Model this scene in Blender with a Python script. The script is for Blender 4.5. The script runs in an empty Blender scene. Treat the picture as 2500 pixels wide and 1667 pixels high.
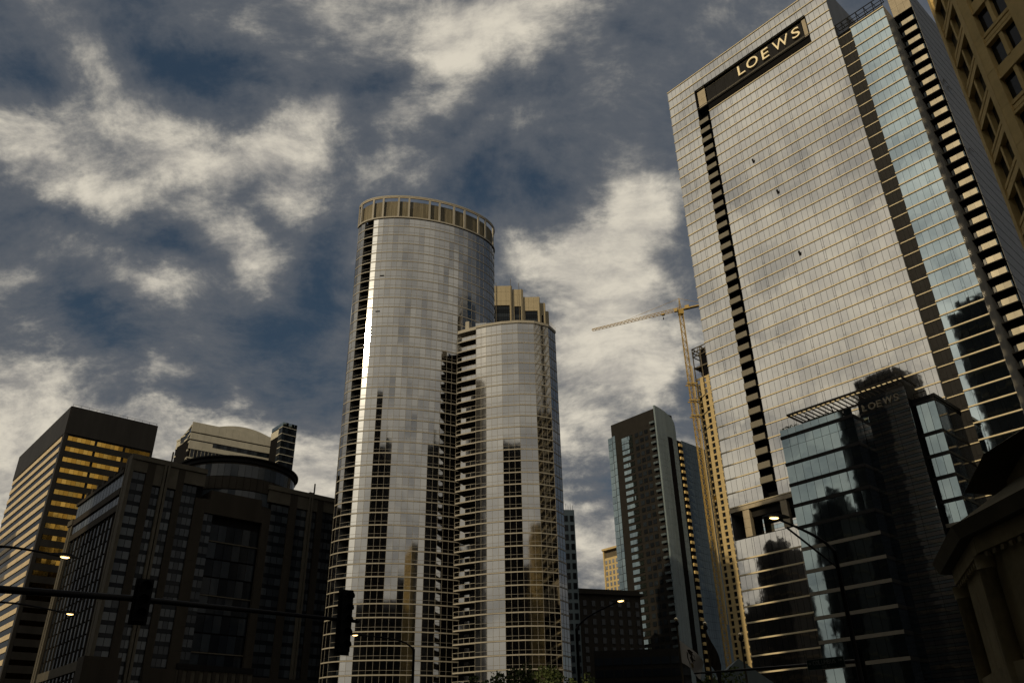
import bpy, math, random
import numpy as np
from mathutils import Vector, Matrix
random.seed(7)
rnd = random.Random(11)
S = bpy.context.scene
C = S.collection
R = math.radians

# ------------------------------------------------------------------ camera
CAMH = 1.7
cd = bpy.data.cameras.new('camera'); cam = bpy.data.objects.new('camera', cd); C.objects.link(cam)
CM = ((0.99978861, 0.02056072, 0.0), (0.00980105, -0.4765873, -0.87907251), (-0.01807436, 0.87888668, -0.47668807))
cam.matrix_world = Matrix(((*CM[0], 0), (*CM[1], 0), (*CM[2], CAMH), (0, 0, 0, 1)))
cd.sensor_width = 36.0; cd.lens = 36.0 * 1974.6 / 2500.0
cd.clip_start = 0.1; cd.clip_end = 6000
S.camera = cam

# ------------------------------------------------------------------ light
SUN_AZ, SUN_EL = -141.9, 28.2          # azimuth clockwise from +Y
sd = Vector((math.sin(R(SUN_AZ)) * math.cos(R(SUN_EL)), math.cos(R(SUN_AZ)) * math.cos(R(SUN_EL)), math.sin(R(SUN_EL))))
ld = bpy.data.lights.new('sun', 'SUN'); sun = bpy.data.objects.new('sun', ld); C.objects.link(sun)
sun.rotation_euler = sd.to_track_quat('Z', 'Y').to_euler()
ld.energy = 2.6; ld.angle = R(0.6); ld.color = (1.0, 0.80, 0.50)

S.view_settings.view_transform = 'Standard'; S.view_settings.look = 'None'
S.view_settings.exposure = 0.0; S.view_settings.gamma = 1.0; S.view_settings.use_curve_mapping = False

def build_world():
    w = bpy.data.worlds.new('World'); S.world = w; w.use_nodes = True
    nt = w.node_tree; nt.nodes.clear(); N = nt.nodes.new; Lk = nt.links.new
    def math_(op, a, b=None, c=None, clamp=False):
        n = N('ShaderNodeMath'); n.operation = op; n.use_clamp = clamp
        for i, v in enumerate((a, b, c)):
            if v is None: continue
            if isinstance(v, (int, float)): n.inputs[i].default_value = v
            else: Lk(v, n.inputs[i])
        return n.outputs[0]
    def vm(op, a, b=None, c=None):
        n = N('ShaderNodeVectorMath'); n.operation = op
        for i, v in enumerate((a, b, c)):
            if v is None: continue
            if isinstance(v, (tuple, list)): n.inputs[i].default_value = v
            else: Lk(v, n.inputs[i])
        return n
    def noise(vec, scale, detail, rough=0.5, dist=0.0):
        n = N('ShaderNodeTexNoise'); n.inputs['Scale'].default_value = scale; n.inputs['Detail'].default_value = detail
        n.inputs['Roughness'].default_value = rough; n.inputs['Distortion'].default_value = dist
        Lk(vec, n.inputs['Vector']); return n
    def sstep(x, a, b):
        n = N('ShaderNodeMapRange'); n.interpolation_type = 'SMOOTHSTEP'
        n.inputs['From Min'].default_value = a; n.inputs['From Max'].default_value = b
        Lk(x, n.inputs['Value']); return n.outputs['Result']
    def mix(f, a, b):
        n = N('ShaderNodeMix'); n.data_type = 'RGBA'
        if isinstance(f, (int, float)): n.inputs[0].default_value = f
        else: Lk(f, n.inputs[0])
        for i, v in ((6, a), (7, b)):
            if isinstance(v, tuple): n.inputs[i].default_value = (*v, 1)
            else: Lk(v, n.inputs[i])
        return n.outputs[2]
    tc = N('ShaderNodeTexCoord'); dirv = vm('NORMALIZE', tc.outputs['Generated']).outputs[0]
    sep = N('ShaderNodeSeparateXYZ'); Lk(dirv, sep.inputs[0])
    X, Y, Z = sep.outputs
    zc = math_('MAXIMUM', Z, 0.0)
    # the cloud deck as a plane seen in perspective
    k = math_('DIVIDE', 1.0, math_('ADD', zc, 0.42))
    comb = N('ShaderNodeCombineXYZ'); Lk(math_('MULTIPLY', X, k), comb.inputs[0]); Lk(math_('MULTIPLY', Y, k), comb.inputs[1])
    P = comb.outputs[0]
    warp = noise(P, 2.2, 3, 0.5)
    wv = vm('MULTIPLY', vm('SUBTRACT', warp.outputs['Color'], (0.5, 0.5, 0.5)).outputs[0], (0.20, 0.20, 0)).outputs[0]
    Pw = vm('ADD', P, wv).outputs[0]
    n1 = noise(Pw, 3.4, 10, 0.62)
    n3 = noise(Pw, 24.0, 8, 0.65)
    n2 = noise(vm('MULTIPLY', Pw, (1.0, 1.3, 1.0)).outputs[0], 9.0, 10, 0.66)
    # azimuth/elevation in degrees, warped for ragged cloud edges
    az = math_('MULTIPLY', math_('ARCTAN2', X, Y), 57.29578)
    el = math_('MULTIPLY', math_('ARCSINE', Z), 57.29578)
    ae = N('ShaderNodeCombineXYZ'); Lk(az, ae.inputs[0]); Lk(el, ae.inputs[1])
    wa = noise(P, 6.0, 8, 0.62)
    ww = vm('MULTIPLY', vm('SUBTRACT', wa.outputs['Color'], (0.5, 0.5, 0.5)).outputs[0], (9.0, 7.0, 0)).outputs[0]
    AE = vm('ADD', ae.outputs[0], ww).outputs[0]
    acc = None
    for (a, e, ra, re, rot, amp) in CLOUDS:
        # rotated ellipse (az, el, radius az, radius el, slope, amount)
        c, s = math.cos(R(rot)), math.sin(R(rot))
        d = vm('SUBTRACT', AE, (a, e, 0)).outputs[0]
        px = vm('DOT_PRODUCT', d, (c / ra, s / ra, 0)).outputs['Value']
        py = vm('DOT_PRODUCT', d, (-s / re, c / re, 0)).outputs['Value']
        q = math_('MULTIPLY_ADD', px, px, math_('MULTIPLY', py, py))
        g = math_('POWER', 0.36788, q)
        acc = math_('MULTIPLY_ADD', g, amp, acc if acc is not None else 0.0)
    base = math_('ADD', math_('MULTIPLY', math_('SUBTRACT', n1.outputs[0], 0.5), 1.35), math_('MULTIPLY_ADD', math_('SUBTRACT', n2.outputs[0], 0.5), 1.45, math_('MULTIPLY', math_('SUBTRACT', n3.outputs[0], 0.5), 0.70)))
    # more closed cloud in the part of the sky towards the sun
    caz = vm('DOT_PRODUCT', dirv, (-0.45, -0.89, 0.0)).outputs['Value']
    closed = sstep(caz, -0.30, 0.35)
    behind = math_('MULTIPLY', closed, 0.80)
    dens = math_('ADD', math_('ADD', base, acc), behind)
    thin = sstep(dens, -0.62, 0.25)
    thick = sstep(dens, 0.08, 0.98)
    sky = N('ShaderNodeTexSky'); sky.sky_type = 'NISHITA'; sky.sun_disc = False
    sky.sun_elevation = R(SUN_EL); sky.sun_rotation = R(SUN_AZ); sky.air_density = 1.0; sky.dust_density = 0.6; sky.ozone_density = 2.0
    blue = vm('MULTIPLY', sky.outputs[0], (0.42, 0.50, 0.46)).outputs[0]
    deep = mix(0.72, blue, (0.26, 0.43, 0.70))
    veil = (1.12, 1.22, 1.38)
    cream = (7.0, 6.45, 5.35)
    # broken shading inside the clouds
    shade = sstep(n2.outputs[0], 0.34, 0.64)
    shade = math_('ADD', math_('MULTIPLY', shade, math_('MULTIPLY_ADD', closed, -0.40, 1.0)), math_('MULTIPLY', closed, 0.10))
    cloud = mix(shade, (4.0, 3.75, 3.35), cream)
    col = mix(math_('MULTIPLY', thin, 0.92), deep, veil)
    col = mix(math_('MULTIPLY', thick, 0.97), col, cloud)
    # low haze, slightly warm
    hz = math_('POWER', math_('SUBTRACT', 1.0, zc), 7.0)
    col = mix(math_('MULTIPLY', hz, 0.55), col, (3.0, 2.65, 2.1))
    # sun glow through cloud
    ca = vm('DOT_PRODUCT', dirv, tuple(sd)).outputs['Value']
    ang2 = math_('MULTIPLY', math_('SUBTRACT', 1.0, ca), 2.0)     # ~ angle squared
    def glow(deg, amp): return math_('MULTIPLY', math_('POWER', 0.36788, math_('DIVIDE', ang2, R(deg) ** 2)), amp)
    daz = math_('DIVIDE', math_('SUBTRACT', az, SUN_AZ), 2.1); de = math_('DIVIDE', math_('SUBTRACT', el, SUN_EL), 15.0)
    tall_glow = math_('MULTIPLY', math_('POWER', 0.36788, math_('MULTIPLY_ADD', daz, daz, math_('MULTIPLY', de, de))), 16.0)   # tall bright patch added at the sun, shaped to streak the oval tower
    g = math_('ADD', math_('ADD', glow(2.0, 60), tall_glow), glow(26, 2.6))
    gl = vm('SCALE', (1.0, 0.90, 0.70)); Lk(g, gl.inputs['Scale'])
    col = vm('ADD', col, gl.outputs[0]).outputs[0]
    # below the horizon: dull ground light
    col = mix(sstep(Z, -0.06, 0.0), (0.25, 0.25, 0.24), col)
    bg = N('ShaderNodeBackground'); bg.inputs['Strength'].default_value = 0.1
    Lk(col, bg.inputs['Color'])
    out = N('ShaderNodeOutputWorld'); Lk(bg.outputs[0], out.inputs[0])
CLOUDS = [
    (-16.4, 49.6, 9, 2.6, 0, 0.50), (-3.8, 50.4, 7, 2.8, 0, 0.80), (3.5, 51, 5, 2.4, 0, 0.50), (-5.2, 47.6, 4.0, 1.6, -8, 0.45), (-40, 44.5, 5, 1.6, -20, 0.42), (-35.5, 42.5, 3.4, 1.4, -30, 0.35),
    (-16.8, 44.0, 3.2, 1.7, 30, 0.70), (-9.5, 44.3, 2.8, 1.5, 0, 0.55), (-5.0, 44.6, 3.2, 1.2, 15, 0.40), (-9.9, 40.8, 5.0, 2.2, 0, 0.34),
    (-38.5, 36.2, 4.2, 2.3, 0, 0.80), (-33.2, 39.4, 3.2, 1.8, 10, 0.45), (-29.4, 37.8, 4.0, 2.0, 0, 0.50), (-25.7, 38.6, 3.6, 1.8, 8, 0.52), (-21.0, 41.0, 3.4, 1.9, 12, 0.72), (-18.2, 39.6, 2.6, 2.2, 0, 0.55), (-18.0, 37.0, 2.0, 2.2, 0, 0.38),
    (-32.8, 35.3, 4.6, 1.5, -6, 0.42), (-34.6, 31.0, 4.5, 1.6, 0, 0.22), (-21.8, 33.8, 3.2, 1.3, -12, 0.66), (-21.3, 31.2, 1.8, 1.7, 0, 0.46), (-27.8, 29.6, 2.8, 1.5, 6, 0.72),
    (-26.8, 25.0, 1.5, 1.0, 0, 0.45), (-24.2, 24.2, 1.6, 0.6, 0, 0.40), (-20.3, 23.2, 0.9, 0.7, 0, 0.45), (-36.6, 27.4, 2.4, 1.6, 0, 0.42), (-35.0, 22.4, 3.2, 2.0, 0, 0.62), (-33.5, 18.8, 6.5, 2.8, 0, 0.80), (-33, 14, 8, 4, 0, 0.75),
    (-21.5, 20.6, 6.5, 1.2, 0, 0.62), (-20, 17.5, 9, 2.0, 0, 0.70), (-15.0, 19.2, 3.0, 1.8, 0, 0.60), (-13, 15.5, 5, 3.0, 0, 0.65),
    (1.4, 34.0, 2.8, 1.2, 0, 0.50), (7.8, 35.6, 4.6, 2.2, 14, 0.95), (11.8, 37.6, 3.0, 2.4, 0, 0.9), (8.1, 31.5, 6.0, 3.0, 0, 1.0), (6.1, 26.4, 5.0, 2.6, 0, 0.85), (10.0, 27.0, 4.0, 3.0, 0, 0.9), (5.5, 22.0, 4.5, 2.0, 0, 0.65), (8, 20, 4, 1.6, 0, 0.5), (3.2, 17.0, 4, 1.6, 0, 0.62), (5.5, 13.5, 7, 2.6, 0, 0.80),
    (8, 46, 9, 4.5, 0, 0.22), (12, 41, 5, 3, 0, 0.16), (40, 42, 8, 6, 0, 0.3), (22, 50, 9, 5, 0, 0.24),
    (-27.5, 44.2, 6.5, 2.1, 0, -0.62), (-39.5, 39.6, 3.0, 1.5, 0, -0.50), (-12.4, 46.2, 4, 0.9, 0, -0.35), (-18.0, 27.5, 4.5, 3.0, 0, -0.50), (-28.0, 33.0, 4.0, 1.0, 0, -0.35), (-16.0, 33.6, 2.6, 4.0, 0, -0.45), (-5, 37.5, 3, 2, 0, -0.25), (1.5, 39.5, 5, 2.4, 0, -0.32), (7.2, 17.8, 2.2, 0.8, 0, -0.55),
    (-30.5, 26.5, 3.5, 1.2, 0, -0.42), (-24, 22.6, 6.0, 0.7, 0, -0.25), (2.5, 45.6, 4.5, 1.2, 0, -0.25), (-34, 33.2, 4, 0.7, 0, -0.2),
]
build_world()

# ------------------------------------------------------------------ materials
MATS = {}
def mat(name, col, rough=0.6, metal=0.0, wobble=0.0, wscale=0.8, var=0.0, vscale=0.5, spec=0.12, bump=0.0, emit=None, estr=0.0, streak=False, brick=None):
    m = bpy.data.materials.new(name); m.use_nodes = True; MATS[name] = m
    nt = m.node_tree; b = nt.nodes['Principled BSDF']; N = nt.nodes.new; Lk = nt.links.new
    b.inputs['Base Color'].default_value = (*col, 1); b.inputs['Roughness'].default_value = rough; b.inputs['Metallic'].default_value = metal
    b.inputs['Specular IOR Level'].default_value = spec
    geo = N('ShaderNodeNewGeometry')
    if var > 0:
        mp = N('ShaderNodeMapping'); Lk(geo.outputs['Position'], mp.inputs['Vector'])
        if streak: mp.inputs['Scale'].default_value = (1, 1, 0.12)
        n = N('ShaderNodeTexNoise'); n.inputs['Scale'].default_value = vscale; n.inputs['Detail'].default_value = 6; n.inputs['Roughness'].default_value = 0.65
        Lk(mp.outputs[0], n.inputs['Vector'])
        mr = N('ShaderNodeMapRange'); mr.inputs['From Min'].default_value = 0.3; mr.inputs['From Max'].default_value = 0.7
        mr.inputs['To Min'].default_value = 1 - var; mr.inputs['To Max'].default_value = 1 + var; Lk(n.outputs[0], mr.inputs['Value'])
        vs = N('ShaderNodeVectorMath'); vs.operation = 'SCALE'; vs.inputs[0].default_value = col; Lk(mr.outputs[0], vs.inputs['Scale'])
        Lk(vs.outputs[0], b.inputs['Base Color'])
    if wobble > 0 or bump > 0:
        n = N('ShaderNodeTexNoise'); n.inputs['Scale'].default_value = wscale; n.inputs['Detail'].default_value = 1.5 if wobble > 0 else 5
        Lk(geo.outputs['Position'], n.inputs['Vector'])
        bp = N('ShaderNodeBump'); bp.inputs['Strength'].default_value = 1.0; bp.inputs['Distance'].default_value = wobble if wobble > 0 else bump
        Lk(n.outputs[0], bp.inputs['Height']); Lk(bp.outputs[0], b.inputs['Normal'])
    if emit:
        b.inputs['Emission Color'].default_value = (*emit, 1); b.inputs['Emission Strength'].default_value = estr
    return m
# mirror-coated curtain-wall glass in slightly different panes
LG = [mat('tower_glass_a', (0.69, 0.675, 0.64), 0.03, 1, 0.006, 0.45), mat('tower_glass_b', (0.67, 0.655, 0.625), 0.035, 1, 0.008, 0.5), mat('tower_glass_c', (0.71, 0.695, 0.655), 0.03, 1, 0.006, 0.4)]
BG = [mat('blue_glass_a', (0.50, 0.60, 0.64), 0.03, 1, 0.006, 0.45), mat('blue_glass_b', (0.47, 0.57, 0.61), 0.035, 1, 0.008, 0.5), mat('blue_glass_c', (0.53, 0.63, 0.67), 0.03, 1, 0.006, 0.4)]
TG = [mat('round_glass_a', (0.375, 0.372, 0.366), 0.05, 1, 0.006, 0.35), mat('round_glass_b', (0.365, 0.363, 0.358), 0.05, 1, 0.006, 0.35), mat('round_glass_c', (0.385, 0.382, 0.374), 0.05, 1, 0.006, 0.35)]
PG = [mat('podium_glass_a', (0.27, 0.34, 0.36), 0.03, 1, 0.009, 0.35), mat('podium_glass_b', (0.25, 0.32, 0.345), 0.03, 1, 0.010, 0.4), mat('podium_glass_c', (0.29, 0.36, 0.38), 0.035, 1, 0.009, 0.35)]
DG = [mat('dark_glass_a', (0.010, 0.013, 0.018), 0.08, 0, 0.01, 0.5, spec=0.14), mat('dark_glass_b', (0.015, 0.020, 0.027), 0.10, 0, 0.01, 0.5, spec=0.2), mat('dark_glass_c', (0.007, 0.009, 0.012), 0.08, 0, 0.01, 0.5, spec=0.1)]
M_GOLD = mat('champagne_mullion', (0.56, 0.49, 0.34), 0.45, 0, var=0.08)
M_SLATE = mat('grey_side_panel', (0.10, 0.105, 0.11), 0.35, 0, var=0.2, vscale=0.8, streak=True)
M_NOTCH = mat('notch_panel', (0.013, 0.013, 0.0135), 0.6, 0, var=0.15, vscale=0.9)
M_BLACK = mat('black_frame', (0.006, 0.006, 0.0065), 0.8)
M_BODY = mat('dark_core', (0.006, 0.006, 0.0065), 0.95, spec=0.05)
M_JOINT = mat('dark_joint', (0.03, 0.028, 0.025), 0.7)
M_GUARD = mat('balcony_guard_panel', (0.15, 0.14, 0.115), 0.5, 0, var=0.08)
M_GUARDL = mat('glass_guard_bright', (0.36, 0.33, 0.26), 0.35, 0.35, 0.01, 0.8)
M_STONE = mat('beige_stone', (0.32, 0.28, 0.21), 0.75, 0, var=0.14, vscale=0.6, bump=0.01, wscale=3)
M_LETTER = mat('sign_letter', (0.80, 0.70, 0.48), 0.5)
M_LETTER2 = mat('sign_letter_dim', (0.22, 0.19, 0.14), 0.5)
M_SIGNP = mat('sign_panel', (0.014, 0.014, 0.015), 0.8, var=0.2)
M_SLABT = mat('curved_slab_edge', (0.27, 0.255, 0.22), 0.55, 0, var=0.10, vscale=0.4)
M_MULT = mat('pale_mullion', (0.20, 0.19, 0.17), 0.5, 0)
M_LOUV = mat('crown_louvre', (0.13, 0.115, 0.08), 0.6, 0, var=0.35, vscale=0.9, streak=True)
M_CONC = mat('raw_concrete_ochre', (0.40, 0.315, 0.165), 0.85, 0, var=0.10, vscale=0.3)
M_CONCD = mat('raw_concrete_dark', (0.10, 0.085, 0.06), 0.85, 0, var=0.2)
M_CRANE = mat('crane_yellow', (0.31, 0.215, 0.065), 0.5, 0, var=0.15)
M_BLK = mat('black_steel_cladding', (0.020, 0.019, 0.018), 0.5, 0, var=0.25, vscale=0.4, streak=True)
M_SPAN = mat('spandrel_beige', (0.46, 0.38, 0.26), 0.6, 0, var=0.10)
M_AMBER = [mat('amber_window_a', (0.62, 0.36, 0.07), 0.08, 1, 0.02, 0.3), mat('amber_window_b', (0.50, 0.28, 0.05), 0.1, 1, 0.02, 0.3), mat('amber_window_c', (0.70, 0.43, 0.10), 0.08, 1, 0.02, 0.3)]
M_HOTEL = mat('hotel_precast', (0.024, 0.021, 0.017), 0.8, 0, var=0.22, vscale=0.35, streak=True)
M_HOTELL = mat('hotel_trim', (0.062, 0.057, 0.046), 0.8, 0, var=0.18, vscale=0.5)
M_HGL = [mat('hotel_window_a', (0.03, 0.037, 0.046), 0.12, 0, spec=0.35), mat('hotel_window_b', (0.018, 0.022, 0.028), 0.12, 0, spec=0.25), mat('hotel_window_c', (0.05, 0.06, 0.07), 0.15, 0, spec=0.45)]
M_CREAM = mat('cream_precast', (0.37, 0.355, 0.30), 0.7, 0, var=0.12, vscale=0.3)
M_CROWN = mat('crown_stone', (0.30, 0.26, 0.18), 0.7, 0, var=0.12, vscale=0.4, streak=True)
M_TEAL = mat('teal_curtain_wall', (0.125, 0.16, 0.18), 0.3, 0.6, var=0.22, vscale=0.35, streak=True)
M_FIN = mat('fin_panel', (0.15, 0.19, 0.215), 0.45, 0.1, var=0.18, vscale=0.35, streak=True)
M_BROWN = mat('brown_cladding', (0.013, 0.012, 0.011), 0.6, var=0.2)
M_OCHRE = mat('ochre_precast', (0.58, 0.44, 0.20), 0.75, 0, var=0.16, vscale=0.7, bump=0.012, wscale=4)
M_OWIN = [mat('bay_window_a', (0.010, 0.014, 0.018), 0.12, 0, spec=0.3), mat('bay_window_b', (0.03, 0.034, 0.032), 0.2, 0, spec=0.3), mat('bay_window_c', (0.006, 0.008, 0.011), 0.12, 0, spec=0.3)]
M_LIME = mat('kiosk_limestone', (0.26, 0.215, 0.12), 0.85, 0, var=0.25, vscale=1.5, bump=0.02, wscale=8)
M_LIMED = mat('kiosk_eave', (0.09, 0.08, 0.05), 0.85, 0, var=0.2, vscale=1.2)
M_POLE = mat('street_metal', (0.012, 0.012, 0.013), 0.45, 0.3)
M_LAMP = mat('lamp_lens', (1, 0.8, 0.45), 0.3, emit=(1.0, 0.66, 0.25), estr=5.0)
M_GROUND = mat('ground', (0.06, 0.06, 0.058), 0.9, var=0.2, vscale=0.2)
M_ROAD = mat('asphalt', (0.05, 0.05, 0.05), 0.9, var=0.2, vscale=2.0, bump=0.01, wscale=20)
M_WALK = mat('pavement', (0.22, 0.21, 0.2), 0.9, var=0.1, vscale=1.0)
M_PAINT = mat('road_paint', (0.75, 0.75, 0.72), 0.7)
M_LEAF = mat('leaf', (0.045, 0.06, 0.02), 0.7, var=0.35, vscale=1.5)
M_BARK = mat('bark', (0.05, 0.04, 0.03), 0.9, var=0.3, vscale=4)
M_FLAG = mat('flag_cloth', (0.36, 0.35, 0.33), 0.85, var=0.08)
M_FLAGD = mat('flag_emblem', (0.02, 0.016, 0.012), 0.85)
M_FLAGO = mat('flag_emblem_ochre', (0.16, 0.13, 0.06), 0.85)
M_BRASS = mat('gilt_ball', (0.75, 0.65, 0.45), 0.25, 1)
M_SIGNG = mat('street_sign_green', (0.004, 0.016, 0.012), 0.5)
M_SIGNW = mat('street_sign_white', (0.10, 0.11, 0.105), 0.5)
M_DARKB = mat('behind_tower_cladding', (0.035, 0.034, 0.034), 0.6, var=0.3, vscale=0.1)

# ------------------------------------------------------------------ helpers
def camscore(x, y, z, size):
    dx, dy, dz = x, y, z - CAMH
    qx = CM[0][0] * dx + CM[1][0] * dy + CM[2][0] * dz
    qy = CM[0][1] * dx + CM[1][1] * dy + CM[2][1] * dz
    qz = -(CM[0][2] * dx + CM[1][2] * dy + CM[2][2] * dz)
    if qz <= 0.1: return -1e9 + size
    px, py = qx / qz * 1974.6, qy / qz * 1974.6
    s = size / qz
    if abs(px) > 1265 or abs(py) > 850: return s - 1000
    return s
_cube = {}
CV = [(-1, -1, -1), (1, -1, -1), (1, 1, -1), (-1, 1, -1), (-1, -1, 1), (1, -1, 1), (1, 1, 1), (-1, 1, 1)]
CF = [(0, 3, 2, 1), (4, 5, 6, 7), (0, 1, 5, 4), (1, 2, 6, 5), (2, 3, 7, 6), (3, 0, 4, 7)]
CVn = np.array(CV, float)
def cube_mesh(m, name):
    key = (m.name, name)
    if key not in _cube:
        me = bpy.data.meshes.new(name); me.from_pydata(CV, [], CF); me.materials.append(m); _cube[key] = me
    return _cube[key]
class Box:
    __slots__ = ('c', 'h', 'ax', 'm')
    def __init__(s, c, h, ax, m): s.c, s.h, s.ax, s.m = c, h, ax, m
    def verts(s): return np.array(s.c) + (CVn * np.array(s.h)) @ s.ax
def rows(ux, tz=0.0, tx=0.0):
    """axes of a box whose x axis runs along (ux), y outward, z up; tz/tx tiny tilts in radians"""
    a = math.atan2(ux[1], ux[0]) + tz
    X = np.array([math.cos(a), math.sin(a), 0]); Y = np.array([-math.sin(a), math.cos(a), 0]); Z = np.array([0, 0, 1.0])
    if tx:
        c, s = math.cos(tx), math.sin(tx); Y, Z = Y * c + Z * s, -Y * s + Z * c
    return np.array([X, Y, Z])
class Fr:
    """a facade: origin on the ground, direction along the wall; y > 0 is outwards (to the right of the direction)"""
    def __init__(s, o, d, z0=0.0):
        s.o = np.array([o[0], o[1], z0], float); l = math.hypot(*d[:2]); s.u = np.array([d[0] / l, d[1] / l, 0]); s.n = np.array([s.u[1], -s.u[0], 0]); s.L = l
    def p(s, x, y, z): return s.o + s.u * x + s.n * y + np.array([0, 0, z])
    def box(s, x0, x1, y0, y1, z0, z1, m, tilt=0.0):
        c = s.p((x0 + x1) / 2, (y0 + y1) / 2, (z0 + z1) / 2)
        tz = rnd.gauss(0, tilt) if tilt else 0; tx = rnd.gauss(0, tilt) if tilt else 0
        return Box(c, (abs(x1 - x0) / 2, abs(y1 - y0) / 2, abs(z1 - z0) / 2), rows(s.u, tz, tx), m)
def bar(a, b, w, h, m):
    """a square bar between two points"""
    a = np.array(a, float); b = np.array(b, float); d = b - a; l = np.linalg.norm(d); X = d / l
    up = np.array([0, 0, 1.0]) if abs(X[2]) < 0.95 else np.array([1.0, 0, 0])
    Y = np.cross(up, X); Y /= np.linalg.norm(Y); Z = np.cross(X, Y)
    return Box((a + b) / 2, (l / 2, w / 2, h / 2), np.array([X, Y, Z]), m)
class G:
    """plain geometry collector: boxes, prisms, tubes -> one mesh"""
    def __init__(s): s.v = []; s.f = []; s.m = []; s.mats = []; s.sm = []
    def mi(s, m):
        if m not in s.mats: s.mats.append(m)
        return s.mats.index(m)
    def add(s, vs, fs, m, smooth=False):
        o = len(s.v); s.v += [tuple(map(float, v)) for v in vs]; k = s.mi(m)
        for f in fs: s.f.append(tuple(i + o for i in f)); s.m.append(k); s.sm.append(smooth)
        return s
    def box(s, b): return s.add(b.verts(), CF, b.m)
    def prism(s, poly, z0, z1, m, z1b=None):
        n = len(poly); vs = [(p[0], p[1], z0) for p in poly] + [(p[0], p[1], (z1 if z1b is None else z1b[i])) for i, p in enumerate(poly)]
        fs = [(i, (i + 1) % n, n + (i + 1) % n, n + i) for i in range(n)] + [tuple(range(n))[::-1], tuple(range(n, 2 * n))]
        return s.add(vs, fs, m)
    def tube(s, pts, r, m, seg=8, r2=None):
        pts = [np.array(p, float) for p in pts]; n = len(pts); vs = []
        for i, p in enumerate(pts):
            t = pts[min(i + 1, n - 1)] - pts[max(i - 1, 0)]; t /= np.linalg.norm(t)
            up = np.array([0, 0, 1.0]) if abs(t[2]) < 0.9 else np.array([1.0, 0, 0])
            a = np.cross(t, up); a /= np.linalg.norm(a); b = np.cross(t, a)
            rr = r if r2 is None else r + (r2 - r) * i / (n - 1)
            vs += [p + (a * math.cos(2 * math.pi * k / seg) + b * math.sin(2 * math.pi * k / seg)) * rr for k in range(seg)]
        fs = [(i * seg + k, i * seg + (k + 1) % seg, (i + 1) * seg + (k + 1) % seg, (i + 1) * seg + k) for i in range(n - 1) for k in range(seg)]
        fs += [tuple(range(seg)), tuple(range((n - 1) * seg, n * seg))[::-1]]
        return s.add(vs, fs, m, True)
    def ring(s, pts, w, z0, z1, m, nrm):
        """closed-section band following an open polyline; pts are 2D, nrm the outward 2D normals"""
        n = len(pts); vs = []
        for p, q in zip(pts, nrm):
            vs += [(p[0], p[1], z0), (p[0] + q[0] * w, p[1] + q[1] * w, z0), (p[0] + q[0] * w, p[1] + q[1] * w, z1), (p[0], p[1], z1)]
        fs = []
        for i in range(n - 1):
            a, b = i * 4, i * 4 + 4
            for k in range(4): fs.append((a + k, a + (k + 1) % 4, b + (k + 1) % 4, b + k))
        fs += [(0, 3, 2, 1), tuple((n - 1) * 4 + k for k in range(4))]
        return s.add(vs, fs, m)
    def ball(s, c, r, m, seg=10, rn=6):
        vs = [(c[0], c[1], c[2] - r)]
        for i in range(1, rn):
            t = math.pi * i / rn - math.pi / 2
            vs += [(c[0] + r * math.cos(t) * math.cos(2 * math.pi * k / seg), c[1] + r * math.cos(t) * math.sin(2 * math.pi * k / seg), c[2] + r * math.sin(t)) for k in range(seg)]
        vs.append((c[0], c[1], c[2] + r)); fs = [(0, 1 + (k + 1) % seg, 1 + k) for k in range(seg)]
        for i in range(rn - 2):
            for k in range(seg):
                a = 1 + i * seg + k; b = 1 + i * seg + (k + 1) % seg; fs.append((a, b, b + seg, a + seg))
        t = len(vs) - 1; o = 1 + (rn - 2) * seg; fs += [(o + k, o + (k + 1) % seg, t) for k in range(seg)]
        return s.add(vs, fs, m, True)
class Thing:
    def __init__(s, name, label, cat, base=(0, 0, 0), group=None, kind=None):
        s.o = bpy.data.objects.new(name, None); C.objects.link(s.o); s.b = np.array(base, float); s.o.location = base; s.o.empty_display_size = 0.5
        if label: s.o['label'] = label; s.o['category'] = cat
        if group: s.o['group'] = group
        if kind: s.o['kind'] = kind
    def part(s, name, g, kind=None, parent=None, label=None):
        """one mesh part; g is G or list of Box"""
        if isinstance(g, list):
            gg = G()
            for b in g: gg.box(b)
            g = gg
        if not g.v: return None
        me = bpy.data.meshes.new(name); v = np.array(g.v) - s.b
        me.from_pydata(v.tolist(), [], g.f)
        for m in g.mats: me.materials.append(m)
        me.polygons.foreach_set('material_index', g.m); me.polygons.foreach_set('use_smooth', g.sm); me.update()
        o = bpy.data.objects.new(name, me); C.objects.link(o); o.parent = parent or s.o
        if kind: o['kind'] = kind
        if label: o['label'] = label
        return o
    def pieces(s, name, boxes, limit=300, parent=None, rest=None):
        """repeated box-shaped parts: the largest in view as single objects, the rest joined"""
        if not boxes: return
        sc = [(camscore(*b.c, math.sqrt(max(b.h[0] * b.h[2], b.h[1] * b.h[2]))), i) for i, b in enumerate(boxes)]
        sc.sort(reverse=True)
        one = [i for q, i in sc[:limit]]
        other = [i for q, i in sc[limit:]]
        for i in sorted(one):
            b = boxes[i]
            o = bpy.data.objects.new(name, cube_mesh(b.m, name)); C.objects.link(o); o.parent = parent or s.o
            M = Matrix(((*b.ax[:, 0], 0), (*b.ax[:, 1], 0), (*b.ax[:, 2], 0), (0, 0, 0, 1)))
            o.matrix_basis = Matrix.Translation(Vector((np.array(b.c) - s.b).tolist())) @ M @ Matrix.Diagonal((*[float(h) for h in b.h], 1))
        if other:
            s.part(rest or name, [boxes[i] for i in other], kind='stuff', parent=parent)
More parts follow.
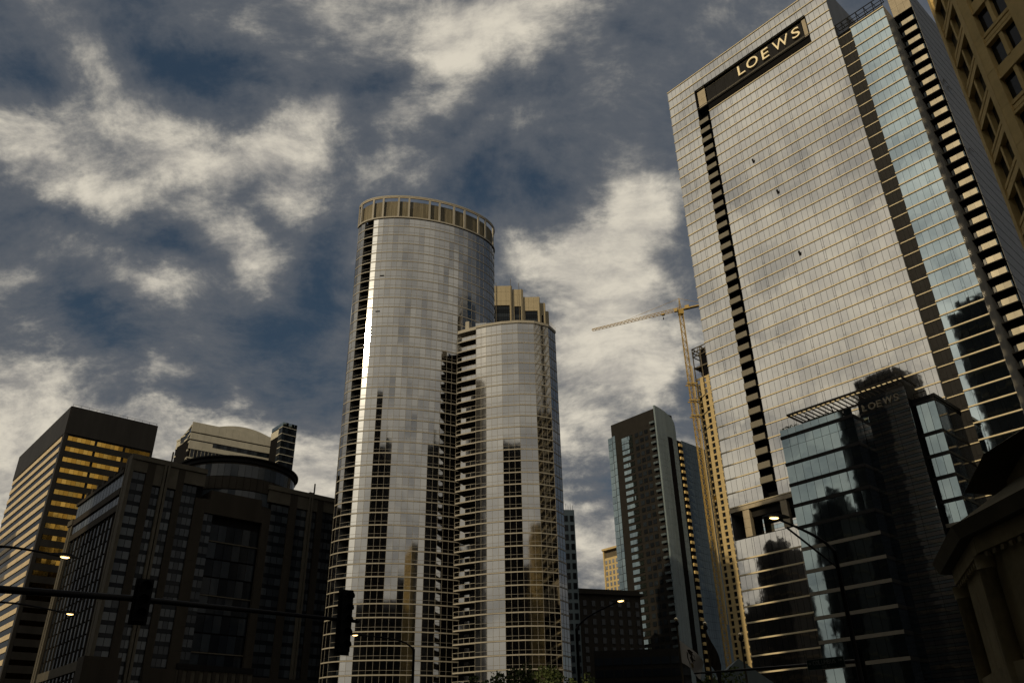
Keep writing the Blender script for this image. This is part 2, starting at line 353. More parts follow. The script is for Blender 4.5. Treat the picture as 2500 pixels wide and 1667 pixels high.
def single(name, g, label, cat, base, group=None, kind=None):
    t = Thing.__new__(Thing); t.b = np.array(base, float); t.o = None
    o = Thing.part(t, name, g); o.location = base
    if label: o['label'] = label; o['category'] = cat
    if group: o['group'] = group
    if kind: o['kind'] = kind
    return o
def pick(ms): return ms[rnd.choice((0, 0, 1, 1, 2))]
def azp(az, r): return (r * math.sin(R(az)), r * math.cos(R(az)))
def text_boxes(txt):
    """one evaluated mesh per character of the built-in font, with its own bounds"""
    out = []
    for ch in txt:
        cu = bpy.data.curves.new('letter', 'FONT'); cu.body = ch; cu.extrude = 0.5; cu.resolution_u = 4
        ob = bpy.data.objects.new('letter', cu); C.objects.link(ob)
        dg = bpy.context.evaluated_depsgraph_get(); me = bpy.data.meshes.new_from_object(ob.evaluated_get(dg))
        v = np.array([tuple(q.co) for q in me.vertices]); f = [tuple(p.vertices) for p in me.polygons]
        bpy.data.objects.remove(ob); bpy.data.curves.remove(cu); bpy.data.meshes.remove(me)
        mn, mx = v.min(0), v.max(0); v = (v - mn) / (mx - mn)
        out.append((v, f, (mx - mn)[0], (mx - mn)[1]))
    return out
def letter(thing, fr, gl, x0, x1, y0, y1, z0, z1, m, parent=None):
    v, f = gl[0], gl[1]; g = G()
    g.add([fr.p(x0 + (x1 - x0) * a[0], y0 + (y1 - y0) * a[2], z0 + (z1 - z0) * a[1]) for a in v], f, m)
    thing.part('letter', g, parent=parent)

U = (0.67493, -0.73788); W = (0.73788, 0.67493)     # the two street-grid directions

# ------------------------------------------------------------------ setting
g = G(); g.add([(-2500, -2500, 0), (2500, -2500, 0), (2500, 2500, 0), (-2500, 2500, 0)], [(0, 1, 2, 3)], M_GROUND)
o = single('ground', g, None, None, (0, 0, 0), kind='structure')
fr = Fr((-14, -60), (0.28, 0.96))
g = G(); g.add([fr.p(0, -7, 0.004), fr.p(260, -7, 0.004), fr.p(260, 7, 0.004), fr.p(0, 7, 0.004)], [(0, 1, 2, 3)][::-1], M_ROAD)
g.f = [f[::-1] for f in g.f]
single('road', g, None, None, (0, 0, 0), kind='structure')
g = G()
for i in range(26): g.add([fr.p(i * 9, -0.08, 0.008), fr.p(i * 9, 0.08, 0.008), fr.p(i * 9 + 3, 0.08, 0.008), fr.p(i * 9 + 3, -0.08, 0.008)], [(0, 1, 2, 3)], M_PAINT)
single('road_marking', g, None, None, (0, 0, 0), kind='structure')
g = G(); g.box(fr.box(0, 260, 7.15, 12, 0, 0.13, M_WALK)); g.box(fr.box(0, 260, 7.0, 7.14, 0, 0.14, M_STONE))
single('pavement', g, None, None, (0, 0, 0), kind='structure')

# ------------------------------------------------------------------ hotel tower (right)
def loews():
    L0 = (43.82, 162.18)
    t = Thing('glass_tower', 'tallest glass tower with champagne floor lines and a large LOEWS sign at its top', 'skyscraper', (*L0, 0))
    f = Fr(L0, U)
    H = 2.969
    zs = [165.5 - H * k for k in range(0, 40)]        # floor lines 165.5 .. 49.7
    low = [39.2 - H * k for k in range(0, 13)]
    bs = (8.15, 11.35)                                # balcony slot
    # cores (set back from the glass)
    g = G()
    def blk(x0, x1, y0, y1, z0, z1, m=M_BODY): g.box(f.box(x0, x1, y0, y1, z0, z1, m))
    blk(0.02, bs[0], -26, -0.12, 49.0, 165.3); blk(bs[0], bs[1], -26, -1.9, 49.0, 153.4); blk(bs[1], 45.7, -26, -0.12, 49.0, 153.2)
    blk(bs[0], 40.2, -26, -1.5, 153.4, 160); blk(40.2, 45.7, -26, -0.12, 153.2, 165.3); blk(bs[0], 40.2, -26, -0.12, 160, 165.3)
    blk(45.7, 48.9, -25, -1.02, 0, 148.9); blk(48.9, 56.4, -25, -0.12, 0, 148.4)
    blk(56.4, 60.5, -40, -7.4, 0, 148.2); blk(56.5, 60.5, -40, -5.45, 148.2, 156)
    blk(0.02, 45.7, -26, -4.5, 43.2, 49.0); blk(0.02, 45.7, -26, -0.12, 0, 43.2)
    t.part('building_core', g)
    # column positions: 1.25 m panes with narrow vents let in
    pat = [1.27, 1.27, 1.27, 0.45, 1.27, 1.27, 1.27, 1.27]
    xs = [0.0]
    seq = [1.25, 1.28, 1.33, 0.46, 1.27, 1.25]
    while xs[-1] < 45.0:
        xs.append(xs[-1] + seq[(len(xs) - 1) % 6])
    xs = [x for x in xs if x < 45.2] + [45.75]
    panes = []; trans = []; vents = []
    def wall(xa, xb, za, zb, glass, cols, yo=0.0, tilt=0.0011):
        for i in range(len(cols) - 1):
            a, b = max(cols[i], xa), min(cols[i + 1], xb)
            if b - a < 0.12: continue
            narrow = cols[i + 1] - cols[i] < 0.6
            m = pick(glass)
            if narrow and random.random() < 0.72:
                zc = za + 0.62
                panes.append(f.box(a + 0.035, b - 0.035, yo - 0.06, yo, zc + 0.035, zb - 0.05, m, tilt)); panes.append(f.box(a + 0.035, b - 0.035, yo - 0.06, yo, za + 0.05, zc - 0.035, m, tilt))
            else:
                panes.append(f.box(a + 0.03, b - 0.03, yo - 0.06, yo, za + 0.05, zb - 0.05, m, tilt))
    for k in range(39):
        zb, za = zs[k], zs[k + 1]
        if za > 159.9 or k < 2:
            wall(0, 45.75, za, zb, LG, xs)
        elif zb > 153.0:
            wall(0, bs[0], za, zb, LG, xs); wall(40.15, 45.75, za, zb, LG, xs)
        elif zb > 52.0:
            wall(0, bs[0], za, zb, LG, xs); wall(bs[1], 45.75, za, zb, LG, xs)
        else: wall(0, 45.75, za, zb, LG, xs)
    for k in range(12): wall(0, 21.0, low[k + 1], low[k], LG, xs)
    wall(0, 21, 39.2, 43.1, LG, xs)
    t.pieces('window_pane', panes)
    # champagne floor bars
    bars = []
    for k, z in enumerate(zs):
        if k < 2: seg = [(-0.12, 45.87)]
        elif z > 153.2: seg = [(-0.12, bs[0]), (40.25, 45.87)]
        elif z > 52.3: seg = [(-0.12, bs[0]), (bs[1], 45.87)]
        else: seg = [(-0.12, 45.87)]
        for a, b in seg: bars.append(f.box(a, b, -0.02, 0.16, z - 0.11, z + 0.11, M_GOLD))
    for z in low: bars.append(f.box(-0.12, 21.5, -0.02, 0.20, z - 0.14, z + 0.14, M_GOLD))
    # notch and blue face bars
    for z in [79.41 + H * k for k in range(-26, 24)]:
        if z < 148.7:
            bars.append(f.box(48.9, 56.55, -0.02, 0.18, z - 0.12, z + 0.12, M_GOLD)); bars.append(f.box(45.8, 48.88, -0.92, -0.76, z - 0.09, z + 0.09, M_GOLD))
    t.pieces('floor_bar', bars, 320)
    # notch panels and blue glass
    npn = []; bp = []
    for z in [79.41 + H * k for k in range(-26, 23)]:
        for a, b, lo in ((45.8, 46.9, 0.6), (46.93, 47.75, 0), (47.78, 48.88, 0.75)):
            if lo:
                npn.append(f.box(a, b, -0.96, -0.90, z + 0.12, z + lo, M_NOTCH, 0.001)); npn.append(f.box(a, b, -0.96, -0.90, z + lo + 0.05, z + H - 0.12, M_NOTCH, 0.001))
            else: npn.append(f.box(a, b, -0.96, -0.90, z + 0.12, z + H - 0.12, M_NOTCH, 0.001))
        x = 48.95
        for i, w in enumerate((1.2, 1.23, 1.23, 1.23, 0.45, 1.1, 1.1)):
            m = pick(BG); zt = min(z + H - 0.12, 148.5)
            if w < 0.6:
                bp.append(f.box(x + 0.02, x + w - 0.02, -0.06, 0, z + 0.65, zt, m, 0.001)); bp.append(f.box(x + 0.02, x + w - 0.02, -0.06, 0, z + 0.12, z + 0.60, m, 0.001))
            else: bp.append(f.box(x + 0.02, x + w - 0.02, -0.06, 0, z + 0.12, zt, m, 0.0012))
            x += w
    t.pieces('notch_panel', npn, 160); t.pieces('blue_window_pane', bp, 300)
    # return walls, side walls
    g = G()
    g.box(f.box(45.72, 45.79, -26, 0.0, 0, 165.3, M_SLATE)); g.box(f.box(56.42, 56.5, -25, 0.0, 0, 148.4, M_SLATE)); g.box(f.box(-0.03, 0.03, -26, 0, 0, 165.3, M_SLATE))
    t.part('side_wall', g)
    fs_ = Fr(f.p(0, -26, 0)[:2], (f.n[0], f.n[1])); fb_ = Fr(f.p(45.7, -26.05, 0)[:2], (-f.u[0], -f.u[1])); wp = []
    for k in range(55):
        for i in range(13): wp.append(fs_.box(2 * i + 0.04, 2 * i + 1.96, 0.05, 0.12, 165.3 - H * (k + 1) + 0.15, 165.3 - H * k - 0.08, LG[(i + k) % 3], 0.001))
        for i in range(15): wp.append(fb_.box(3.04 * i + 0.04, 3.04 * i + 3.0, 0.05, 0.12, 165.3 - H * (k + 1) + 0.15, 165.3 - H * k - 0.08, LG[(i + k) % 3], 0.001))
    t.pieces('rear_window_pane', wp, 100)
    sb = []
    for k in range(54):
        z = 156 - H * k
        if z < 3: break
        for j in range(9):
            sb.append(Box(f.p(60.56, -5.6 - 3.8 * j - 1.9, z - H / 2), (1.88, 0.05, H / 2 - 0.10), rows(W if False else (-f.n[0], -f.n[1])), M_SLATE))
    t.pieces('side_panel', sb, 300)
    # roof level: crown panel right of the blue face, parapet frames
    cp = []
    for i in range(3):
        for j in range(3): cp.append(f.box(56.55 + 1.33 * i, 57.85 + 1.33 * i, -5.45, -5.32, 148.4 + 2.5 * j, 150.85 + 2.5 * j, M_STONE))
    t.pieces('crown_panel', cp)
    g = G()
    for a, b in ((45.9, 48.8), (48.9, 56.5)):
        g.box(f.box(a, b, -0.25, -0.13, 151.1, 151.3, M_BLACK)); g.box(f.box(a, b, -0.25, -0.13, 149.9, 150.0, M_BLACK)); g.box(f.box(a, b, -2.4, -2.25, 151.1, 151.3, M_BLACK))
        n = max(2, int((b - a) / 1.7))
        for i in range(n + 1):
            x = a + (b - a - 0.15) * i / n; g.box(f.box(x, x + 0.14, -0.25, -0.12, 148.4, 151.3, M_BLACK)); g.box(f.box(x, x + 0.1, -2.4, -0.25, 151.12, 151.26, M_BLACK))
    t.part('roof_screen_frame', g)
    # left balcony slot: slabs, guards
    gd = []; sl = []; gl = []
    z = 54.06
    while z < 151.5:
        gd.append(f.box(8.10, 10.95, 0.32, 0.40, z - 1.27, z, M_GUARD)); sl.append(f.box(8.16, 11.34, -1.9, 0.40, z - 1.45, z - 1.28, M_BLACK))
        gl.append(f.box(10.97, 11.05, -0.2, 0.40, z - 1.27, z - 0.05, M_BLACK))
        z += H
    z = 146.05
    while z > 20:
        w = 2.55
        for i in range(2): gl.append(f.box(57.62 + i * 1.27, 58.87 + i * 1.27, -5.36, -5.28, z - 1.2, z, M_GUARDL, 0.012))
        gl.append(f.box(57.1, 57.55, -5.36, -5.30, z - 1.2, z - 0.1, DG[1]))
        gl.append(f.box(60.22, 60.28, -6.6, -5.32, z - 1.2, z, PG[1]))
        sl.append(f.box(56.5, 60.5, -7.4, -5.3, z - 1.42, z - 1.24, M_BLACK))
        z -= H
    t.pieces('balcony_guard', gd); t.pieces('balcony_slab', sl); t.pieces('balcony_glass', gl)
    # sign recess
    g = G()
    g.box(f.box(8.15, 40.2, -1.5, 0.12, 159.72, 159.95, M_BLACK)); g.box(f.box(8.15, 40.2, -1.5, 0.12, 153.0, 153.25, M_BLACK)); g.box(f.box(8.1, 8.3, -1.5, 0.12, 153.25, 159.72, M_BLACK)); g.box(f.box(40.05, 40.25, -1.5, 0.12, 153.25, 159.72, M_BLACK))
    g.box(f.box(8.3, 40.05, 0.0, 0.1, 153.75, 153.86, M_GUARD))
    t.part('sign_frame', g)
    t.part('sign_end_panel', [f.box(8.6, 10.9, -0.5, -0.4, 153.9, 156.3, M_STONE), f.box(8.6, 10.9, -0.5, -0.4, 156.35, 159.3, M_STONE)]); t.part('sign_end_panel', [f.box(38.95, 40.0, -0.5, -0.4, 153.9, 159.3, M_STONE)])
    sp = []
    for i in range(10): sp.append(f.box(11.15 + 2.76 * i, 13.88 + 2.76 * i, -0.75, -0.65, 154.35, 159.0, M_SIGNP, 0.002))
    t.pieces('sign_panel', sp)
    t.part('sign_edge_trim', [f.box(11.1, 38.9, -0.62, -0.56, 154.2, 154.3, M_GUARD), f.box(11.1, 38.9, -0.62, -0.56, 159.02, 159.08, M_GUARD)])
    gl_ = text_boxes('LOEWS')
    for q, (a, b, c, d) in zip(gl_, [(20.95, 22.9, 155.45, 158.5), (23.5, 26.65, 155.35, 158.5), (27.85, 29.7, 155.3, 158.4), (30.95, 35.15, 155.3, 158.4), (36.1, 38.1, 155.3, 158.3)]):
        letter(t, f, q, a, b, -0.52, -0.12, c, d, M_LETTER)
    # open vent windows on the main face
    ow = []
    for x, z in ((20.3, 128.2), (24.5, 116.5), (26.3, 98.9)):
        ow.append(Box(f.p(x, 0.22, z), (0.22, 0.03, 0.55), rows(U, 0, 0.35), M_BLACK))
    t.pieces('open_vent', ow)
    so = []
    for j, z in ((3.2, 128.0), (5.0, 127.4), (3.5, 109.5)):
        so.append(Box(f.p(60.85, -5.6 - j, z), (0.25, 0.03, 0.6), rows((-f.n[0], -f.n[1]), 0, -0.3), M_BLACK))
    t.pieces('open_side_vent', so)
    # belt and terrace below it
    g = G(); g.box(f.box(-0.1, 21.4, -4.4, 0.05, 48.75, 49.5, M_STONE)); t.part('belt_course', g)
    bl = [f.box(-0.1 + 1.55 * i, 1.42 + 1.55 * i, 0.02, 0.10, 48.72, 49.5, M_STONE) for i in range(14)]
    t.pieces('belt_panel', bl)
    col = []
    for a, b in ((2.8, 4.3), (11.35, 12.75), (19.9, 21.3)):
        for k in range(3): col.append(f.box(a, b, -1.2, -0.05, 43.3 + 1.8 * k, 45.07 + 1.8 * k, M_STONE))
    t.pieces('terrace_column_block', col)
    g = G(); g.box(f.box(4.3, 19.9, -1.1, -0.9, 47.1, 48.75, M_BROWN)); t.part('terrace_soffit_panel', g)
    lv = []
    for k in range(6):
        for i in range(10): lv.append(f.box(4.4 + 1.55 * i, 5.92 + 1.55 * i, -4.45, -4.38, 43.3 + 0.80 * k, 44.05 + 0.80 * k, (LG if k % 2 else BG)[0], 0.001))
    t.pieces('terrace_glass', lv)
    return t
loews()

def podium():
    L0 = (43.82, 162.18); f = Fr(L0, U)
    t = Thing('glass_podium', 'stepped dark glass podium in front of the tallest tower, with small LOEWS sign', 'building', tuple(f.p(28, 0, 0)))
    x0, x1, y = 21.6, 35.3, 14.0
    g = G(); g.box(f.box(x0 + 0.02, x1 - 0.1, 1, y - 0.12, 0, 55.0, M_BODY)); g.box(f.box(x1 - 0.1, 43.55, 1, 10.85, 0, 58.0, M_BODY)); g.box(f.box(43.5, 47.1, -26, 9.3, 0, 55.9, M_BODY))
    t.part('building_core', g)
    zz = [54.85, 49.86, 46.1, 42.4, 38.6, 34.95, 31.2, 27.6, 23.8, 20.1, 16.4, 12.7, 9.0, 5.3, 0.4]
    pn = []; bd = []
    def grid(xa, xb, yo, zz, n, glass, split=None, bw=0.28):
        w = (xb - xa) / n
        for k in range(len(zz) - 1):
            zb, za = zz[k], zz[k + 1]
            bd.append(f.box(xa - 0.05, xb + 0.05, yo - 0.05, yo + 0.16, zb - bw, zb + bw, M_NOTCH if zb > 35 else M_GUARD))
            for i in range(n):
                a, b = xa + w * i + 0.03, xa + w * (i + 1) - 0.03
                if split and k in split:
                    zm = za + (zb - za) * 0.62
                    pn.append(f.box(a, b, yo - 0.08, yo, za + bw, zm - 0.03, pick(glass), 0.0012)); pn.append(f.box(a, b, yo - 0.08, yo, zm + 0.03, zb - bw, pick(glass), 0.0012))
                else: pn.append(f.box(a, b, yo - 0.08, yo, za + bw, zb - bw, pick(glass), 0.0014))
    grid(x0, x1, y, zz, 9, PG, split=(0,))
    for i in range(9):
        w = (x1 - x0) / 9; pn.append(f.box(x0 + w * i + 0.03, x0 + w * (i + 1) - 0.03, y - 0.08, y, 55.13, 56.3, pick(PG), 0.001))
    # right return of the front box
    f2 = Fr(f.p(x1, y, 0)[:2], (-f.n[0], -f.n[1]))
    for k in range(len(zz) - 1):
        bd.append(f2.box(0, 3.0, -0.05, 0.1, zz[k] - 0.28, zz[k] + 0.28, M_NOTCH))
        for i in range(2):
            for q in range(3):
                h = (zz[k] - zz[k + 1] - 0.6) / 3
                pn.append(f2.box(0.05 + 1.5 * i, 1.5 + 1.5 * i, -0.05, 0.02, zz[k + 1] + 0.3 + h * q + 0.02, zz[k + 1] + 0.3 + h * (q + 1) - 0.02, DG[1], 0.001))
    # sign wing: fine horizontal bands
    zb = 58.3; xa, xb = x1 + 0.05, 43.6
    k = 0
    while zb > 1.0:
        h = 0.62 if k % 2 == 0 else 0.42
        n = 3
        for i in range(n):
            w = (xb - xa) / n; pn.append(f.box(xa + w * i + 0.02, xa + w * (i + 1) - 0.02, 10.85, 10.93, zb - h + 0.03, zb, LG[0] if k % 2 == 0 else BG[0], 0.0008))
        zb -= h + 0.03; k += 1
    # right wing
    zr = [55.2, 49.7, 46.0, 42.35, 38.6, 34.9, 31.2, 27.5, 23.8, 20.1, 16.4, 12.7, 9, 5.3, 0.4]
    grid(43.55, 47.05, 9.4, zr, 3, PG)
    f3 = Fr(f.p(47.1, 9.45, 0)[:2], (-f.n[0], -f.n[1]))
    for k in range(len(zr) - 1):
        bd.append(f3.box(0, 34, -0.05, 0.10, zr[k] - 0.2, zr[k] + 0.2, M_BLACK))
        for i in range(14): pn.append(f3.box(0.05 + 2.4 * i, 2.4 + 2.4 * i, -0.05, 0.03, zr[k + 1] + 0.2, zr[k] - 0.2, DG[i % 3], 0.002))
    t.pieces('window_pane', pn); t.pieces('floor_band', bd)
    g = G(); g.box(f3.box(-0.1, 34, -0.3, 0.25, 55.5, 56.1, M_BLACK)); g.box(f.box(43.5, 47.2, 9.1, 9.6, 55.5, 56.05, M_BLACK)); g.box(f.box(40.6, 43.65, 7.8, 10.95, 58.3, 58.8, M_BLACK)); g.box(f.box(43.57, 43.67, 5.8, 10.95, 56.0, 58.8, M_BLACK))
    t.part('parapet', g)
    g = G(); g.box(f.box(43.9, 44.0, 7, 9, 57.1, 57.2, M_BLACK)); g.box(f.box(43.9, 44.0, 8.9, 9.0, 56, 57.2, M_BLACK)); g.box(f.box(44, 46, 8.9, 9.0, 57.1, 57.2, M_BLACK)); g.box(f.box(45.9, 46, 8.9, 9.0, 56, 57.2, M_BLACK)); t.part('roof_railing', g)
    # small sign
    gl_ = text_boxes('LOEWS')
    for q, (a, b, c, d) in zip(gl_, [(35.95, 36.65, 56.05, 57.25), (37.05, 38.3, 56.02, 57.2), (38.55, 39.3, 56.02, 57.2), (39.7, 41.25, 56.1, 57.3), (41.6, 42.3, 56.1, 57.35)]):
        letter(t, f, q, a, b, 11.0, 11.25, c, d, M_LETTER2)
    # pergola
    pg = Thing('roof_pergola', 'dark slatted roof pergola jutting over the podium above the small LOEWS sign', 'pergola', tuple(f.p(32, 8, 56)))
    g = G(); z = 59.9
    for yy in (5.7, 11.3): g.box(f.box(22.2, 43.7, yy - 0.12, yy + 0.12, z - 0.15, z + 0.2, M_BLACK))
    for xx in (22.2, 43.6): g.box(f.box(xx - 0.1, xx + 0.1, 5.6, 11.4, z - 0.15, z + 0.2, M_BLACK))
    pg.part('frame', g)
    pg.pieces('slat', [f.box(22.9 + 0.94 * i, 23.05 + 0.94 * i, 5.8, 11.2, z - 0.1, z + 0.12, M_BLACK) for i in range(22)])
    br = []
    for xx in (24.5, 29.5, 35.0, 41.0):
        br.append(bar(f.p(xx, 6.0, 56.0), f.p(xx, 6.0, z), 0.22, 0.22, M_BLACK)); br.append(bar(f.p(xx, 6.0, 57.2), f.p(xx, 8.9, z), 0.14, 0.14, M_BLACK)); br.append(bar(f.p(xx, 6.0, 57.2), f.p(xx + 1.2, 6.0, z), 0.14, 0.14, M_BLACK))
    pg.pieces('bracket', br)
podium()
g = G()
f = Fr((43.82, 162.18), U)
def leafcloud(g, c, rx, ry, rz, n, s, m=M_LEAF, r=rnd):
    for _ in range(n):
        a = r.random() * 2 * math.pi; q = r.random() ** 0.5; h = r.uniform(-1, 1)
        k = math.sqrt(max(0, 1 - h * h)) * q
        p = np.array([c[0] + rx * k * math.cos(a), c[1] + ry * k * math.sin(a), c[2] + rz * h])
        d1 = np.array([r.gauss(0, 1), r.gauss(0, 1), r.gauss(0, 1)]); d1 /= np.linalg.norm(d1); d2 = np.cross(d1, [r.gauss(0, 1), r.gauss(0, 1), r.gauss(0, 1)]); d2 /= np.linalg.norm(d2)
        ss = s * r.uniform(0.6, 1.3); g.add([p - d1 * ss, p + d2 * ss * 0.6, p + d1 * ss, p - d2 * ss * 0.6], [(0, 1, 2, 3)], m)
for cx, w in ((23.2, 1.3), (29.5, 1.6)):
    g = G(); c = f.p(cx, 13.0, 56.5); 
    for q in range(5): leafcloud(g, f.p(cx - w + w * 0.5 * q, 13.0, 56.55 + 0.15 * (q % 2)), 0.7, 0.7, 0.45, 60, 0.14)
    g.box(f.box(cx - w, cx + w, 12.6, 13.4, 55.0, 56.2, M_BLACK))
    single('roof_planter', g, 'clipped shrub planter on the podium roof, ' + ('at the left end beside the pergola' if cx < 25 else 'right below the middle of the pergola'), 'planter', tuple(f.p(cx, 13, 55)))

# ------------------------------------------------------------------ curved glass towers
def ellipse_pt(cx, cy, a, b, th, s, ph):
    x, y = a * math.cos(ph), b * math.sin(ph); c, sn = math.cos(th), math.sin(th)
    nx, ny = math.cos(ph) / a, math.sin(ph) / b; l = math.hypot(nx, ny); nx /= l; ny /= l
    return ((cx + x * c - y * sn) * s, (cy + x * sn + y * c) * s), (nx * c - ny * sn, nx * sn + ny * c)
def even_curve(fn, p0, p1, step):
    ph = np.linspace(p0, p1, 2000); P = np.array([fn(q)[0] for q in ph]); d = np.r_[0, np.cumsum(np.hypot(*np.diff(P, axis=0).T))]
    n = max(2, int(round(d[-1] / step))); t = np.linspace(0, d[-1], n + 1); q = np.interp(t, d, ph)
    return [fn(x) for x in q]
def curved(t, crv, H, ztop, zbot, glass, bal, tilt=0.0009, slab_w=0.2, rail_from=None):
    """crv: list of (pt, normal) left to right; bal: set of facet indices that are open balconies"""
    pts = [c[0] for c in crv]; nr = [c[1] for c in crv]; n = len(pts)
    panes = []; nf = int((ztop - zbot) / H)
    rings = []; mull = []; rails = []; inner = []
    for k in range(nf + 1):
        z = ztop - H * k
        g = G(); g.ring(pts, 0.14, z - 0.15, z + 0.12, M_SLABT, nr); rings.append(g)
    for k in range(nf):
        z = ztop - H * (k + 1)
        for i in range(n - 1):
            a, b = pts[i], pts[i + 1]; f = Fr(a, (b[0] - a[0], b[1] - a[1]))
            if i in bal: continue
            m = pick(glass)
            panes.append(f.box(0.035, f.L - 0.035, 0.0, 0.06, z + 0.98, z + H - 0.21, m, tilt)); 
            panes.append(f.box(0.035, f.L - 0.035, 0.0, 0.06, z + 0.17, z + 0.90, m, tilt))
    t.pieces('window_pane', panes)
    for g in rings: t.part('slab_edge', g)
    for i in range(n):
        if (i in bal) and (i - 1 in bal or i == 0): continue
        f = Fr(pts[i], (-nr[i][1], nr[i][0])); mull.append(f.box(-0.03, 0.03, 0.0, 0.10, zbot, ztop, M_MULT))
    t.pieces('mullion', mull)
    tr = []
    for k in range(nf):
        z = ztop - H * (k + 1) + 0.94
        i0 = max(bal) + 1 if bal and min(bal) < n / 2 else 0
        g = G(); g.ring(pts[i0:], 0.09, z - 0.03, z + 0.03, M_MULT, nr[i0:]); tr.append(g)
    for g in tr: t.part('transom', g)
    return panes
def tower1():
    P = (-16.4583, 132.3737, 13.7875, 6.8190, 0.35864, 1.51)
    fn = lambda q: ellipse_pt(*P, q)
    # angles: left extreme .. right extreme, counter-clockwise (front side)
    crv = even_curve(fn, math.pi * 1.03, math.pi * 2.12, 1.5)
    t = Thing('curved_glass_tower', 'tall oval glass tower with brown louvred crown and white sun streak', 'skyscraper', (-24.85, 199.9, 0))
    ang = [math.degrees(math.atan2(c[0][0], c[0][1])) for c in crv]
    bal = {i for i in range(len(crv) - 1) if (ang[i] + ang[i + 1]) / 2 < -11.83 and i >= 2}
    first = min(bal); last = max(bal)
    H = 2.99; zt = 144.9
    curved(t, crv, H, zt, 3.0, TG, bal)
    # core: slightly inside, deeper at the balconies
    full = even_curve(fn, 0, 2 * math.pi, 2.0)
    g = G(); g.prism([(c[0][0] - c[1][0] * 2.6, c[0][1] - c[1][1] * 2.6) for c in full[:-1]], 0, 150.5, M_BODY); t.part('building_core', g)
    g = G(); back = [c for c in even_curve(fn, math.pi * 0.12, math.pi * 1.03, 2.0)]
    vs = []; n = len(back)
    for c in back: vs += [(*c[0], 0), (*c[0], 144.9)]
    g.add(vs, [(2 * i, 2 * i + 2, 2 * i + 3, 2 * i + 1) for i in range(n - 1)], TG[1]); 
    # inner lining right behind the glass
    inn = crv[last + 1:]
    vs = []
    for c in inn: vs += [(c[0][0] - c[1][0] * 0.05, c[0][1] - c[1][1] * 0.05, 0), (c[0][0] - c[1][0] * 0.05, c[0][1] - c[1][1] * 0.05, 144.8)]
    g.add(vs, [(2 * i, 2 * i + 2, 2 * i + 3, 2 * i + 1) for i in range(len(inn) - 1)], M_JOINT)
    inn = crv[:first + 1]; vs = []
    for c in inn: vs += [(c[0][0] - c[1][0] * 0.05, c[0][1] - c[1][1] * 0.05, 0), (c[0][0] - c[1][0] * 0.05, c[0][1] - c[1][1] * 0.05, 144.8)]
    g.add(vs, [(2 * i, 2 * i + 2, 2 * i + 3, 2 * i + 1) for i in range(len(inn) - 1)], M_JOINT)
    a = crv[last + 1]; b = crv[first]
    for c in (a, b):
        q = (c[0][0] - c[1][0] * 2.6, c[0][1] - c[1][1] * 2.6); g.add([(*c[0], 0), (*q, 0), (*q, 144.8), (*c[0], 144.8)], [(0, 1, 2, 3)], M_SLATE)
    t.part('wall_lining', g)
    # balcony slabs, rails, recessed glass
    sl = []; rl = []; rp = []
    bp = crv[first:last + 2]
    for k in range(1, 48):
        z = zt - H * k
        g = G(); poly = [c[0] for c in bp] + [(c[0][0] - c[1][0] * 2.4, c[0][1] - c[1][1] * 2.4) for c in bp[::-1]]
        g.prism(poly, z - 0.16, z + 0.02, M_JOINT); t.part('balcony_slab', g)
        g = G(); g.ring([c[0] for c in bp], 0.05, z + 1.02, z + 1.08, M_MULT, [c[1] for c in bp])
        for c in bp[::2]: g.box(Fr(c[0], (1, 0)).box(-0.025, 0.025, -0.03, 0.02, z + 0.1, z + 1.03, M_MULT))
        t.part('balcony_rail', g)
        for i in range(len(bp) - 1):
            f = Fr((bp[i][0][0] - bp[i][1][0] * 2.3, bp[i][0][1] - bp[i][1][1] * 2.3), (bp[i + 1][0][0] - bp[i][0][0], bp[i + 1][0][1] - bp[i][0][1])); rp.append(f.box(0, f.L, -0.05, 0.0, z + 0.1, z + 2.6, TG[1] if i % 3 else DG[1], 0.004))
    t.pieces('balcony_door', rp, 120)
    # crown: posts, louvre panels, rim
    azs = [-12.99, -12.77, -11.84, -11.04, -9.68, -8.79, -7.0, -6.12, -4.82, -4.0, -2.75, -2.18, -1.52]
    post = []; pan = []; fine = even_curve(fn, math.pi * 1.0, math.pi * 2.13, 0.5)
    fa = [math.degrees(math.atan2(c[0][0], c[0][1])) for c in fine]
    g = G(); g.ring([c[0] for c in fine], 0.35, 152.3, 152.75, M_SLABT, [c[1] for c in fine]); t.part('crown_rim', g)
    g = G(); allr = even_curve(fn, 0, 2 * math.pi, 1.0); g.ring([c[0] for c in allr], 0.3, 151.9, 152.28, M_STONE, [c[1] for c in allr]); t.part('crown_rim', g)
    g = G(); g.ring([c[0] for c in fine], 0.35, 144.75, 145.2, M_SLABT, [c[1] for c in fine]); t.part('crown_ledge', g)
    for a in azs:
        i = min(range(len(fine)), key=lambda j: abs(fa[j] - a) + (0 if fine[j][1][1] < 0.6 else 5)); c = fine[i]; f = Fr(c[0], (-c[1][1], c[1][0]))
        post.append(f.box(-0.27, 0.27, -0.1, 0.30, 145.2, 152.3, M_SLABT))
    t.pieces('crown_post', post)
    lou = even_curve(fn, math.pi * 1.0, math.pi * 2.13, 0.62)
    for i in range(len(lou) - 1):
        f = Fr(lou[i][0], (lou[i + 1][0][0] - lou[i][0][0], lou[i + 1][0][1] - lou[i][0][1])); pan.append(f.box(0.02, f.L - 0.02, -0.75, -0.55, 145.2, 151.2, M_LOUV, 0.01))
    t.pieces('crown_louvre', pan)
    ow = []
    for az, el in ((-10.75, 32.8), (-10.9, 30.3)):
        i = min(range(len(fine)), key=lambda j: abs(fa[j] - az)); c = fine[i]; f = Fr(c[0], (-c[1][1], c[1][0])); zz = 1.7 + math.hypot(*c[0]) * math.tan(R(el)); ow.append(f.box(-0.6, 0.6, 0.06, 0.2, zz, zz + 0.25, M_BLACK))
    t.pieces('open_vent', ow)
